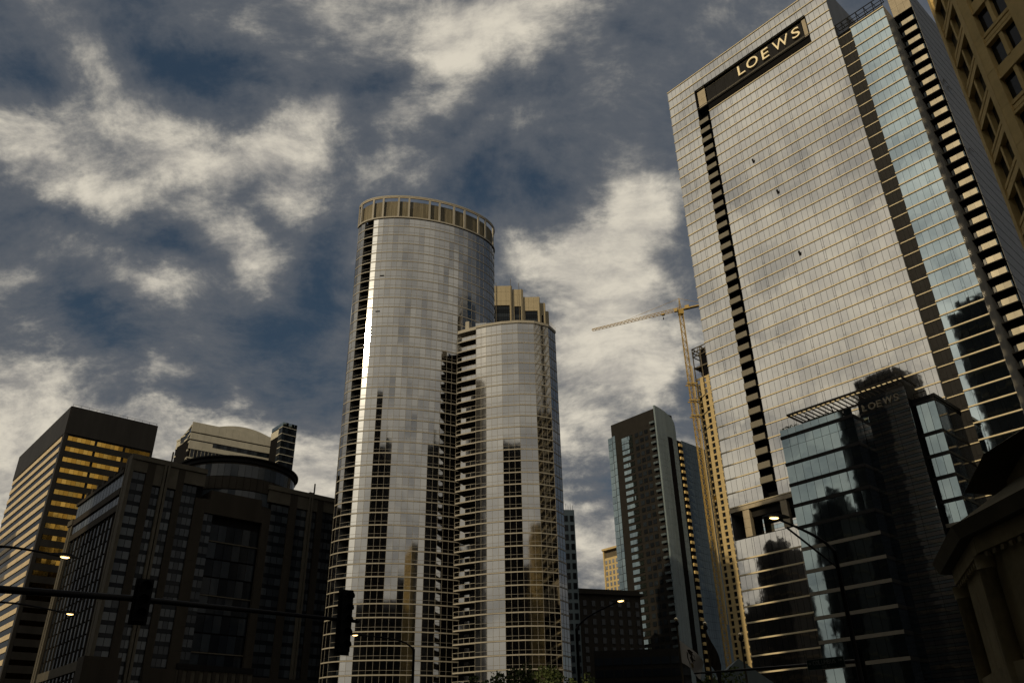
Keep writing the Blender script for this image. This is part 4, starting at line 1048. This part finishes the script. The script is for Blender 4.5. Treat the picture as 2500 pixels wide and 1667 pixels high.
def crane():
    b = azp(13.62, 372); zt = 1.7 + 372 * math.tan(R(29.6)); t = Thing('tower_crane', 'yellow tower crane with its long jib reaching left, beside the unfinished ochre tower', 'crane', (*b, 0))
    g = G(); w = 0.95
    def P(x, y, z): return (b[0] + x, b[1] + y, z)
    cs = [(-w, -w), (w, -w), (w, w), (-w, w)]
    for x, y in cs: g.box(bar(P(x, y, 0), P(x, y, zt), 0.24, 0.24, M_CRANE))
    z = zt; k = 0
    while z > 40:
        for i in range(4):
            a, c = cs[i], cs[(i + 1) % 4]
            g.box(bar(P(*a, z), P(*c, z), 0.16, 0.16, M_CRANE)); g.box(bar(P(*(a if k % 2 else c), z), P(*(c if k % 2 else a), z - 2.4), 0.16, 0.16, M_CRANE))
        z -= 2.4; k += 1
    t.part('mast', g)
    cl = G()
    for z in (172, 163, 155): cl.box(bar(P(-2.2, -1.4, z), P(3.2, -1.4, z), 0.3, 0.6, M_CRANE)); cl.box(bar(P(-2.2, 1.4, z), P(3.2, 1.4, z), 0.3, 0.6, M_CRANE)); cl.box(bar(P(1.5, 0, z), P(6, 6, z), 0.3, 0.3, M_CRANE))
    t.part('wall_tie', cl)
    tip = azp(6.48, 384); d = np.array([tip[0] - b[0], tip[1] - b[1], 0]); Lj = np.linalg.norm(d); d /= Lj; s = np.array([-d[1], d[0], 0]); o = np.array([b[0], b[1], 0.0]); zj = zt + 1.5
    g = G()
    def Q(x, y, z): return o + d * x + s * y + np.array([0, 0, z])
    n = 24
    for yy in (-0.7, 0.7): g.box(bar(Q(0.5, yy, zj), Q(Lj, yy, zj), 0.18, 0.22, M_CRANE))
    g.box(bar(Q(0.5, 0, zj + 1.7), Q(Lj, 0, zj + 1.0), 0.2, 0.2, M_CRANE))
    for i in range(n):
        x0, x1 = 0.5 + (Lj - 0.5) * i / n, 0.5 + (Lj - 0.5) * (i + 1) / n; zc = zj + 1.7 - 0.7 * (i + 0.5) / n
        for yy in (-0.7, 0.7): g.box(bar(Q(x0, yy, zj), Q((x0 + x1) / 2, 0, zc), 0.11, 0.11, M_CRANE)); g.box(bar(Q((x0 + x1) / 2, 0, zc), Q(x1, yy, zj), 0.11, 0.11, M_CRANE))
        g.box(bar(Q(x0, -0.7, zj), Q(x0, 0.7, zj), 0.1, 0.1, M_CRANE))
    t.part('jib', g)
    g = G(); 
    for yy in (-0.7, 0.7): g.box(bar(Q(-0.5, yy, zj), Q(-15, yy, zj), 0.3, 0.5, M_CRANE))
    g.box(bar(Q(-1, 0, zj + 0.3), Q(-15, 0, zj + 0.3), 1.6, 0.15, M_CRANE)); t.part('counter_jib', g)
    t.part('counterweight', [bar(Q(-11, 0, zj - 0.9), Q(-14.5, 0, zj - 0.9), 1.2, 2.0, M_CONCD)]); t.part('machinery_box', [bar(Q(-2.5, 0, zj + 1.1), Q(-4.7, 0, zj + 1.1), 1.4, 1.3, M_CRANE)])
    g = G()
    for yy in (-0.6, 0.6):
        for x in (-0.6, 0.6): g.box(bar(Q(x, yy, zj), Q(0, 0, zj + 7.2), 0.22, 0.22, M_CRANE))
    for z in (1.8, 3.6, 5.2): g.box(bar(Q(-0.5, 0, zj + z), Q(0.5, 0, zj + z), 0.7 - z * 0.08, 0.15, M_CRANE))
    t.part('tower_head', g)
    t.part('slewing_ring', [bar(P(0, 0, zt - 1.2), P(0, 0, zt + 1.5), 2.6, 2.6, M_CRANE)]); t.part('operator_cab', [bar(Q(1.2, 1.6, zj - 0.4), Q(2.9, 1.6, zj - 0.4), 1.3, 1.9, M_CRANE)])
    t.part('tie_rod', [bar(Q(0, 0, zj + 7), Q(Lj * 0.62, 0, zj + 1.3), 0.12, 0.12, M_CRANE)]); t.part('tie_rod', [bar(Q(0, 0, zj + 7), Q(-13, 0, zj + 0.4), 0.12, 0.12, M_CRANE)])
    t.part('trolley', [bar(Q(8.5, 0, zj - 0.4), Q(10, 0, zj - 0.4), 1.5, 0.5, M_CRANE)]); t.part('hook_block', [bar(Q(9.3, 0, zj - 0.6), Q(9.3, 0, zj - 2.2), 0.1, 0.1, M_BLACK), bar(Q(9.3, 0, zj - 2.2), Q(9.3, 0, zj - 3.2), 0.6, 0.4, M_BLACK)])
    return t
cr = crane(); cr.o.location = (*azp(13.62, 323), 0); cr.o.scale = (0.868,) * 3

# ------------------------------------------------------------------ smaller far buildings
def slab(name, label, cat, c, d, L_, dep, z, wall, H, cols, glass, wy=0.03, ww=0.62, top=2.0):
    t = Thing(name, label, cat, (*c, 0)); f = Fr(c, d); g = G(); g.box(f.box(0, L_, -dep, -0.2, 0, z, wall)); t.part('wall', g)
    win = []; st = []
    def face(ff, LL, n):
        zz = z - top
        while zz > H:
            for i in range(n):
                p = LL / n; win.append(ff.box(p * i + p * (1 - ww) / 2, p * (i + 1) - p * (1 - ww) / 2, -0.2, wy, zz - H * 0.62, zz, glass[(i * 3 + int(zz)) % 3], 0.004))
            zz -= H
    face(f, L_, cols); face(Fr(f.p(L_, -0.2, 0)[:2], (-f.n[0], -f.n[1])), dep - 0.3, max(3, int(dep / 3)))
    t.pieces('window', win)
    return t, f
t, f = slab('narrow_dark_tower', 'narrow dark tower just peeking out right of the shorter curved tower', 'tower', azp(2.6, 262), (1, 0.1), 7.6, 18, 80.2, M_TEAL, 3.1, 4, DG)
t.pieces('roof_antenna', [f.box(4.2 + 0.75 * i, 4.3 + 0.75 * i, -1, -0.9, 80.2, 82.0 + 0.5 * (i % 2), M_CONCD) for i in range(5)])
f2_ = azp(6.14, 500)
t, f = slab('small_ochre_tower', 'small ochre tower with a flat projecting roof, far off left of the dark fin tower', 'tower', f2_, U, 17, 16, 119.5, M_CONC, 3.3, 6, TG, ww=0.5, top=1.5)
g = G(); g.box(f.box(-0.9, 18, -17, 0.9, 124.0, 125.2, M_CONC)); g.box(f.box(0, 17, -16, -1.2, 119.5, 124.0, M_CONCD)); g.box(f.box(-0.6, 0.3, -1.4, 0.3, 0, 124.0, M_CONC)); t.part('roof', g)
t, f = slab('low_brown_block', 'low brown block with small windows between the narrow dark tower and the fin tower', 'building', azp(3.7, 285), (0.93, 0.3), 26, 20, 59.5, M_HOTEL, 3.0, 8, DG, ww=0.4, top=4.0)
g = G(); g.box(f.box(-0.8, 27, -20, 0.8, 57.6, 58.4, M_HOTEL)); t.part('cornice', g)
t, f = slab('low_dark_glass_block', 'low dark glass block in front of the base of the fin tower', 'building', azp(5.0, 240), (0.95, -0.1), 26, 14, 33, M_BROWN, 3.1, 10, DG, ww=0.85)
g = G()
f = Fr(azp(14.1, 118), (1, -0.05)); t = Thing('pitched_roof_pavilion', 'small dark pavilion with a pitched roof at the foot of the ochre tower', 'pavilion', (*azp(14.1, 118), 0))
g.box(f.box(-3.4, 4.2, -6, 0, 0, 12.0, M_HOTELL)); t.part('wall', g); g = G(); v = [f.p(-3.9, 0.4, 12), f.p(4.7, 0.4, 12), f.p(0.3, 0.4, 15.3), f.p(-3.9, -6.4, 12), f.p(4.7, -6.4, 12), f.p(0.3, -6.4, 15.3)]; g.add(v, [(0, 1, 2), (5, 4, 3), (0, 3, 4, 1), (1, 4, 5, 2), (2, 5, 3, 0)], M_TEAL); t.part('roof', g)

# ------------------------------------------------------------------ ochre bay-window building (upper right)
def bays():
    Cn = azp(39.3, 57.0); t = Thing('bay_window_building', 'close ochre stone building with projecting bays and square dark windows at the right edge', 'building', (*Cn, 0))
    f1 = Fr((Cn[0] + 0.3 * 5.35, Cn[1] + 0.95 * 5.35), (-0.3, -0.95)); f2 = Fr(Cn, (0.18, -0.984))
    L1 = f1.L * 0 + 5.35
    g = G(); g.box(f1.box(0.3, L1 - 0.2, -14, -0.55, 0, 92, M_BODY)); g.box(f2.box(0.2, 26, -14, -0.55, 0, 92, M_BODY)); t.part('building_core', g)
    H = 3.42; z0 = 53.05                      # top of a window row
    bays_ = [(f1, 0.55, 4.55, L1)] + [(f2, 0.75 + 4.15 * i, 3.55 + 4.15 * i + 0.0, 26) for i in range(6)]
    piers = []; sp = []; gr = []; win = []; mu = []; lo = []
    for k in range(-12, 12):
        zt = z0 + H * k
        if zt < 4: continue
        for j in range(7):
            f_, a, b, _ = bays_[j]
            zb = zt - 2.25
            m = (a + b) / 2
            for (p, q) in ((a, m - 0.16), (m + 0.16, b)):
                win.append(f_.box(p, q, -0.42, -0.36, zb, zt, M_OWIN[rnd.choice((0, 0, 2, 2, 1))], 0.006))
            mu.append(f_.box(m - 0.16, m + 0.16, -0.5, 0.0, zb, zt, M_OCHRE))
            # spandrel: sill, two dark grooves, head
            zs0, zs1 = zt, zt + H - 2.25; h = zs1 - zs0
            if (k + j) % 2 == 0 or j == 0:
                for (u0, u1) in ((0, 0.22), (0.34, 0.62), (0.74, 1.0)): sp.append(f_.box(a, b, -0.5, -0.02 if u0 else 0.06, zs0 + h * u0, zs0 + h * u1, M_OCHRE))
            else:
                for (u0, u1) in ((0, 0.16), (0.26, 1.0)): sp.append(f_.box(a, b, -0.5, -0.05 if u0 else 0.08, zs0 + h * u0, zs0 + h * u1, M_OCHRE))
        # piers in storey-high stones
        for f_, xa, xb in [(f1, 0, 0.55), (f1, 4.55, L1)] + [(f2, 0.0, 0.75)] + [(f2, 3.55 + 4.15 * i, 4.90 + 4.15 * i) for i in range(6)]:
            piers.append(f_.box(xa, xb, -0.5, 0.12, zt - 2.24, zt + H - 2.26, M_OCHRE))
    t.pieces('pier_stone', piers); t.pieces('spandrel_stone', sp); t.pieces('window_pane', win); t.pieces('window_mullion', mu)
    g = G(); g.box(f1.box(0.2, 30, -14, -13.9, 0, 92, M_OCHRE)); g.box(f1.box(-0.3, 0.0, -14, -0.3, 0, 92, M_OCHRE)); t.part('rear_wall', g)
bays()

# ------------------------------------------------------------------ bridge house (lower right)
def kiosk():
    t = Thing('bridge_house', 'close octagonal limestone bridge house with wide eaves, in shade at lower right', 'bridge house', (10.5, 14.5, 0))
    Wp = [(9.74, 18.26), (8.78, 15.37), (8.95, 12.3), (10.6, 9.9), (13.6, 9.4), (16.0, 11.5), (16.6, 15.0), (14.6, 18.0), (12.2, 19.0)]
    cx = sum(p[0] for p in Wp) / len(Wp); cy = sum(p[1] for p in Wp) / len(Wp)
    def sc(k): return [(cx + (p[0] - cx) * k, cy + (p[1] - cy) * k) for p in Wp]
    g = G(); g.prism(sc(0.97), 0.0, 5.55, M_LIME); t.part('wall_core', g)
    st = []; n = len(Wp)
    for i in range(n):
        a, b = Wp[(i + 1) % n], Wp[i]; f = Fr(a, (b[0] - a[0], b[1] - a[1])) if False else Fr(Wp[i], (Wp[(i + 1) % n][0] - Wp[i][0], Wp[(i + 1) % n][1] - Wp[i][1]))
        inward = (cx - Wp[i][0]) * f.n[0] + (cy - Wp[i][1]) * f.n[1] > 0
        sgn = -1 if inward else 1
        m = 3
        for j in range(m):
            w = (f.L - 0.9) / m
            y0, y1 = sorted((-0.15 * sgn, -0.05 * sgn))
            st.append(f.box(0.45 + w * j + 0.015, 0.45 + w * (j + 1) - 0.015, y0, y1, 3.45, 5.3, M_LIME)); st.append(f.box(0.45 + w * j + 0.015, 0.45 + w * (j + 1) - 0.015, y0, y1, 0.6, 3.0, M_LIME))
        y0, y1 = sorted((-0.1 * sgn, 0.10 * sgn)); st.append(f.box(0, f.L, y0, y1, 5.3, 5.6, M_LIME)); st.append(f.box(0, f.L, y0, y1, 3.02, 3.38, M_LIME)); st.append(f.box(0, f.L, y0, y1, 0, 0.58, M_LIME))
        for q in range(int(f.L / 0.26) - 1): 
            y0, y1 = sorted((0.0, 0.07 * sgn)); st.append(f.box(0.15 + 0.26 * q, 0.25 + 0.26 * q, y0, y1, 5.20, 5.29, M_LIME))
    t.pieces('wall_stone', st)
    for p in Wp:
        g = G(); g.tube([(p[0], p[1], 0.6), (p[0], p[1], 5.0)], 0.15, M_LIME, 14); g.tube([(p[0], p[1], 5.0), (p[0], p[1], 5.25)], 0.18, M_LIME, 14); t.part('corner_column', g)
    # eave: flat soffit ring and rising roof
    def frust(a, za, b, zb, m):
        A, B = sc(a), sc(b); gg = G(); vs = [(*p, za) for p in A] + [(*p, zb) for p in B]; gg.add(vs, [(i, (i + 1) % n, n + (i + 1) % n, n + i) for i in range(n)] + [tuple(range(n))[::-1], tuple(range(n, 2 * n))], m); return gg
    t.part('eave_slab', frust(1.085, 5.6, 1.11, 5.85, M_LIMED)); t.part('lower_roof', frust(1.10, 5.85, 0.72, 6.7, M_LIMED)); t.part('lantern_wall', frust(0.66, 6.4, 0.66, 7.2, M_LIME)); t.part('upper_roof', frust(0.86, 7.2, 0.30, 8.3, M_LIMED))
kiosk()

# ------------------------------------------------------------------ trees
def tree(c, h, label, seed, spread=3.6):
    r = random.Random(seed); t = Thing('tree', label, 'tree', (*c, 0), group='street trees along the foot of the towers')
    g = G(); g.tube([(c[0], c[1], 0), (c[0] + 0.1, c[1], h * 0.25), (c[0], c[1] + 0.1, h * 0.5), (c[0] + .2, c[1], h * 0.85)], 0.24, M_BARK, 8, 0.05)
    for i in range(7):
        a = r.random() * 6.28; z = h * r.uniform(0.3, 0.55); g.tube([(c[0], c[1], z), (c[0] + math.cos(a) * spread * 0.4, c[1] + math.sin(a) * spread * 0.4, z + h * 0.15), (c[0] + math.cos(a) * spread * 0.75, c[1] + math.sin(a) * spread * 0.75, z + h * 0.24)], 0.09, M_BARK, 6, 0.02)
    t.part('trunk', g); g = G()
    for i in range(26):
        a = r.random() * 6.28; q = r.random() ** 0.6 * spread; z = h * r.uniform(0.36, 0.92) ; k = 1 - abs(z / h - 0.6) * 1.1
        leafcloud(g, (c[0] + math.cos(a) * q * k, c[1] + math.sin(a) * q * k, z), spread * 0.34, spread * 0.34, h * 0.08, 95, 0.22, M_LEAF, r)
    t.part('crown', g)
for i, (az, el, d, lb) in enumerate([(-2.3, 6.15, 105, 'dark street tree, leftmost of the row under the shorter curved tower'), (-0.4, 6.75, 108, 'dark street tree under the middle of the shorter curved tower'), (1.5, 6.75, 104, 'dark street tree under the right half of the shorter curved tower'),
        (3.3, 6.6, 107, 'dark street tree at the right foot of the shorter curved tower'), (5.2, 5.7, 110, 'dark low tree below the brown block'), (7.2, 5.5, 105, 'dark low tree below the fin tower, left of the flags'), (13.0, 6.2, 98, 'dark tree right of the flagpoles beside the pavilion')]):
    tree(azp(az, d), 1.7 + d * math.tan(R(el)), lb, 40 + i)

# ------------------------------------------------------------------ street furniture
def cobra(head, base, ztop, label, cat='street lamp', r=0.07, grp='street lamps', twin=False, seg=10):
    h = np.array(head, float); b = np.array([base[0], base[1], 0.0]); t = Thing('street_lamp', label, cat, (base[0], base[1], 0), group=grp)
    g = G(); g.tube([b, (b[0], b[1], ztop * 0.5), (b[0], b[1], ztop)], 0.11, M_POLE, 8, 0.07); t.part('pole', g)
    top = np.array([b[0], b[1], ztop]); g = G(); d = h - top
    pts = [top + d * s + np.array([0, 0, 0.22 * math.sin(math.pi * s ** 0.6)]) * (np.linalg.norm(d) / 3) for s in np.linspace(0, 0.93, 8)]; g.tube(pts, 0.055, M_POLE, 6, 0.035)
    if twin: 
        lowp = top - np.array([0, 0, 0.55]); pts = [lowp + (h - lowp) * s for s in (0, 0.3, 0.6, 0.8)]; g.tube(pts, 0.035, M_POLE, 6)
    t.part('arm', g)
    dd = d.copy(); dd[2] = 0; dd /= np.linalg.norm(dd)
    g = G(); f = Fr(h[:2] - dd[:2] * 0.55, dd[:2]); vs = []
    prof = [(0.0, 0.06, 0.05), (0.15, 0.11, 0.09), (0.45, 0.17, 0.13), (0.75, 0.16, 0.11), (0.95, 0.06, 0.05)]
    for x, w, hh in prof: vs += [f.p(x, -w, h[2]), f.p(x, w, h[2]), f.p(x, w * 0.6, h[2] + hh), f.p(x, -w * 0.6, h[2] + hh)]
    fs = []
    for i in range(4):
        o = 4 * i
        for k in range(4): fs.append((o + k, o + (k + 1) % 4, o + 4 + (k + 1) % 4, o + 4 + k))
    fs += [(0, 3, 2, 1), (16, 17, 18, 19)]; g.add(vs, fs, M_POLE); hd = t.part('lamp_head', g)
    g = G(); vs = [f.p(0.55 + 0.17 * math.cos(a), 0.09 * math.sin(a), h[2] - 0.015) for a in np.linspace(0, 2 * math.pi, 13)[:-1]]; vs2 = [f.p(0.55 + 0.10 * math.cos(a), 0.05 * math.sin(a), h[2] - 0.05) for a in np.linspace(0, 2 * math.pi, 13)[:-1]]
    g.add(vs + vs2, [(i, (i + 1) % 12, 12 + (i + 1) % 12, 12 + i) for i in range(12)] + [tuple(range(12, 24))], M_LAMP); t.part('lens', g, parent=hd)
def at(az, el, r): x, y = azp(az, r); return (x, y, CAMH + r * math.tan(R(el)))
cobra(at(-29.15, 12.45, 35), (azp(-34.2, 34.5)), 9.2, 'lit street lamp on a long arm at far left, above the signal mast arm')
cobra(at(-28.15, 9.25, 47), (azp(-33.2, 46)), 9.2, 'lit street lamp on a long arm at far left, below the signal mast arm')
cobra(at(-10.85, 8.6, 51), (azp(-6.95, 50)), 8.5, 'lit street lamp on a bowed arm in front of the oval tower base')
cobra(at(7.05, 10.5, 42), (azp(3.95, 43)), 8.4, 'lit street lamp in front of the dark fin tower')
cobra(at(17.95, 15.1, 28.5), (azp(21.35, 29.5)), 8.3, 'largest lit street lamp with a double arm, in front of the podium', twin=True)
# traffic signal mast
def signal(t, f, x, y, z0, n, wide=0.36):
    g = G(); hh = 0.36 * n; g.box(f.box(x - 0.17, x + 0.17, y - 0.1, y + 0.12, z0, z0 + hh, M_BLACK)); g.box(f.box(x - 0.24, x + 0.24, y - 0.12, y - 0.1, z0 - 0.08, z0 + hh + 0.08, M_BLACK)); return g
def hood(f, x, y, z):
    g = G(); vs = []
    for a in np.linspace(-0.3, math.pi + 0.3, 9): vs += [f.p(x + 0.14 * math.cos(a), y, z + 0.14 * math.sin(a)), f.p(x + 0.14 * math.cos(a), y + 0.22, z + 0.14 * math.sin(a))]
    g.add(vs, [(2 * i, 2 * i + 2, 2 * i + 3, 2 * i + 1) for i in range(8)], M_BLACK); return g
ma = Thing('signal_mast', 'long black signal mast arm crossing the lower left in front of the hotel', 'signal mast', (-16.8, 19.3, 0))
g = G(); g.tube([(-16.8, 19.3, 0), (-16.8, 19.3, 6.4)], 0.18, M_POLE, 10, 0.14); ma.part('pole', g)
pa, pb = np.array([-16.8, 19.3, 6.25]), np.array([-5.05, 26.75, 6.22]); g = G(); g.tube([pa, (pa + pb) / 2 + np.array([0, 0, 0.12]), pb], 0.12, M_POLE, 10, 0.05); ma.part('mast_arm', g)
fm = Fr(pa[:2], (pb - pa)[:2])
for nm, (az, zlo, n), lb in (('traffic_signal', (-24.4, 5.72, 3), 'black traffic signal hanging mid-way along the mast arm before the hotel'), ('traffic_signal', (-11.75, 5.25, 5), 'tall black traffic signal at the right end of the mast arm before the oval tower')):
    x = min(np.linspace(0, 14, 400), key=lambda q: abs(math.degrees(math.atan2(*fm.p(q, 0, 0)[:2])) - az))
    ts = Thing(nm, lb, 'traffic light', tuple(fm.p(x, 0.2, zlo)), group='traffic signals on the mast arm')
    ts.part('housing', signal(ts, fm, x, 0.25, zlo, n))
    for i in range(n): ts.part('visor', hood(fm, x, 0.36, zlo + 0.18 + 0.36 * i))
    ts.part('bracket', [fm.box(x - 0.05, x + 0.05, 0.1, 0.2, 6.0, 6.5, M_BLACK)])
# Columbus sign on its own arm
f = Fr(azp(11.4, 45), (azp(21.6, 41)[0] - azp(11.4, 45)[0], azp(21.6, 41)[1] - azp(11.4, 45)[1]))
sg = Thing('sign_mast', 'thin dark mast arm low on the right carrying the Columbus street sign', 'signal mast', (*azp(21.6, 41), 0))
g = G(); e = azp(21.6, 41); g.tube([(*e, 0), (*e, 6.5)], 0.14, M_POLE, 8); sg.part('pole', g); s_ = azp(11.4, 45); g = G(); g.tube([(*e, 6.05), (*s_, 6.3)], 0.09, M_POLE, 8, 0.04); sg.part('mast_arm', g)
xa = min(np.linspace(0, 12, 500), key=lambda q: abs(math.degrees(math.atan2(*f.p(q, 0, 0)[:2])) - 18.46)); xb = min(np.linspace(0, 12, 500), key=lambda q: abs(math.degrees(math.atan2(*f.p(q, 0, 0)[:2])) - 20.68))
ss = Thing('street_sign', 'dark green street name sign reading COLUMBUS DR 300 E', 'street sign', tuple(f.p(xa, 0.15, 5.9)))
ss.part('panel', [f.box(xa, xb, 0.12, 0.15, 5.86, 6.32, M_SIGNG)]); ss.part('border', [f.box(xa, xb, 0.15, 0.156, 6.30, 6.32, M_SIGNW), f.box(xa, xb, 0.15, 0.156, 5.86, 5.88, M_SIGNW), f.box(xa, xa + 0.02, 0.15, 0.156, 5.88, 6.30, M_SIGNW), f.box(xb - 0.02, xb, 0.15, 0.156, 5.88, 6.30, M_SIGNW)])
w = xb - xa
def write(txt, x, z0, h, adv):
    for ch in txt:
        if ch == ' ': x += adv * 0.6; continue
        q = text_boxes(ch)[0]; cw = min(q[2] / max(q[3], 0.3) * h, adv * 0.86); letter(ss, f, q, x, x + cw, 0.15, 0.165, z0, z0 + h, M_SIGNW); x += adv
write('N', xa + 0.06 * w, 6.09, 0.10, 0.1); write('COLUMBUS', xa + 0.17 * w, 6.06, 0.19, w * 0.078); write('DR', xa + 0.85 * w, 6.12, 0.10, 0.10); write('300 E', xa + 0.40 * w, 5.91, 0.10, 0.085)
# flags
def flagpole(az, el, r, label):
    x, y = azp(az, r); h = CAMH + r * math.tan(R(el)); t = Thing('flagpole', label, 'flagpole', (x, y, 0), group='flagpoles at the foot of the fin tower'); g = G(); g.tube([(x, y, 0), (x, y, h)], 0.10, M_CONCD, 8, 0.06); t.part('pole', g)
    g = G(); g.ball((x, y, h + 0.12), 0.14, M_BRASS); t.part('finial', g); g = G(); g.ball((x, y, h - 0.15), 0.17, M_BLACK); t.part('truck', g)
    return x, y, h
def flag(x, y, ztop, L_, drop, label, m1, name='flag', emblem=True, seed=1):
    t = Thing(name, label, 'flag', (x, y, ztop)); nu, nv = 22, 18; vs = []; r = random.Random(seed)
    def pt(u, v):
        # hoist edge at u=0; the fly end droops
        px = x + L_ * u * (1 - 0.25 * v) + 0.05; py = y + 0.22 * math.sin(7 * u + 2.2 * v) * (0.3 + u); pz = ztop - drop * 0.62 * v * (1 - 0.25 * u) - drop * 0.62 * u ** 1.25
        return (px, py, pz)
    for j in range(nv + 1):
        for i in range(nu + 1): vs.append(pt(i / nu, j / nv))
    fs = [(j * (nu + 1) + i, j * (nu + 1) + i + 1, (j + 1) * (nu + 1) + i + 1, (j + 1) * (nu + 1) + i) for j in range(nv) for i in range(nu)]
    g = G(); g.add(vs, fs, m1, True); t.part('cloth', g)
    if emblem:
        def patch(poly, m, nm):
            gg = G(); vv = []
            for (u, v) in poly: p = pt(u, v); vv.append((p[0], p[1] - 0.03, p[2]))
            gg.add(vv, [tuple(range(len(vv)))], m); t.part(nm, gg)
        patch([(0.32, 0.20), (0.42, 0.10), (0.55, 0.12), (0.50, 0.22), (0.60, 0.25), (0.66, 0.45), (0.55, 0.52), (0.60, 0.66), (0.48, 0.60), (0.42, 0.50), (0.47, 0.38), (0.38, 0.34)], M_FLAGD, 'emblem_bird'); patch([(0.30, 0.30), (0.34, 0.34), (0.36, 0.60), (0.46, 0.80), (0.43, 0.84), (0.31, 0.62)], M_FLAGD, 'emblem_ribbon'); patch([(0.50, 0.68), (0.60, 0.70), (0.62, 0.82), (0.54, 0.88), (0.47, 0.80)], M_FLAGO, 'emblem_stone')
x, y, h = flagpole(10.62, 9.05, 60, 'flagpole with gilt ball carrying the white emblem flag')
flag(x, y, h - 1.25, 1.55, 2.35, 'white flag with a dark bird emblem hanging from the left flagpole', M_FLAG)
x, y, h = flagpole(12.45, 8.7, 60, 'flagpole with gilt ball right of the white flag, its flag hanging limp')
flag(x, y, h - 0.5, 0.75, 3.4, 'limp dark flag hanging from the second flagpole', M_FLAGD, emblem=False, seed=3)
flagpole(14.6, 7.9, 60, 'third flagpole, in front of the foot of the ochre tower')

# ------------------------------------------------------------------ city blocks added out of frame to shade the street and show in glass
def back(c, w, d, h, label, rot=0.0, steps=None):
    t = Thing('offscreen_tower', label, 'office tower', (*c, 0)); a = math.radians(rot); f = Fr((c[0] - w / 2 * math.cos(a), c[1] - w / 2 * math.sin(a)), (math.cos(a), math.sin(a)))
    g = G(); g.box(f.box(0, w, -d, 0, 0, h, M_DARKB))
    for (x0, x1, hh) in (steps or []): g.box(f.box(w * x0, w * x1, -d * 0.8, -d * 0.15, h, h + hh, M_DARKB))
    t.part('wall', g); bd = []
    for k in range(int(h / 8)): bd.append(f.box(-0.3, w + 0.3, -d - 0.3, 0.3, 8 * k + 3, 8 * k + 3.8, M_CONCD))
    t.part('floor_band', bd)
BACK = [  # the shading ones are added for the shadow they cast
    ((-45, -66), 52, 30, 120, 'broad dark block added behind the camera to the left to shade the street', -38.1, None),
    ((-52, -2), 38, 22, 138, 'broad dark tower added left of the camera to shade the glass podium', -38.1, [(0.1, 0.4, 4)]),
    ((-66, 34), 19, 19, 148, 'tall slim dark tower left of the camera mirrored in both curved towers', -38.1, [(0.1, 0.6, 6)]),
    ((-38, -104), 20, 24, 176, 'slim dark tower behind the camera mirrored in the oval tower', -38.1, [(0.3, 0.8, 10), (0.5, 0.6, 20)]),
    ((70, -128), 30, 30, 100, 'stepped dark tower behind the camera on the right', -38.1, [(0.3, 0.8, 8)]),
    ((-154, 132), 11, 14, 92, 'thin dark block far left, out of frame, mirrored at the tallest tower edge', -38.1, None),
    ((-196, 96), 56, 18, 70, 'long low dark block far left, out of frame, mirrored at the podium foot', -38.1, [(0.2, 0.5, 4), (0.7, 0.8, 7)]),
    ((-236, 6), 26, 26, 200, 'slim dark tower far left mirrored in the podium sign wing', -38.1, None),
    ((-327, -125), 50, 40, 285, 'very tall dark tower added far behind the camera to shade the drum roof hotel', -38.1, None),
    ((-183, 55), 15, 16, 104, 'small dark block far left, out of frame, mirrored low in the glass podium', -38.1, [(0.0, 0.45, 6), (0.6, 0.75, 10)]),
    ((-156, 103), 14, 16, 86, 'low dark block far left, out of frame, mirrored in the base of the tallest tower', -38.1, [(0.2, 0.6, 5)]),
    ((-322, 122), 60, 40, 172, 'far dark block added left, out of frame, to shade the black tower base', -38.1, None),
    ((158, -26), 44, 36, 172, 'dark tower to the right behind the camera', 40.4, [(0.2, 0.6, 10)]),
    ((0, -190), 320, 40, 104, 'long row of dark blocks closing the street behind the camera', 0, [(0.05, 0.2, 14), (0.35, 0.42, 14), (0.7, 0.8, 20)]),
    ((-270, -50), 60, 60, 76, 'low dark row behind the camera to the left', -38.1, [(0.2, 0.9, 8)]),
]
for b in BACK: back(*b)
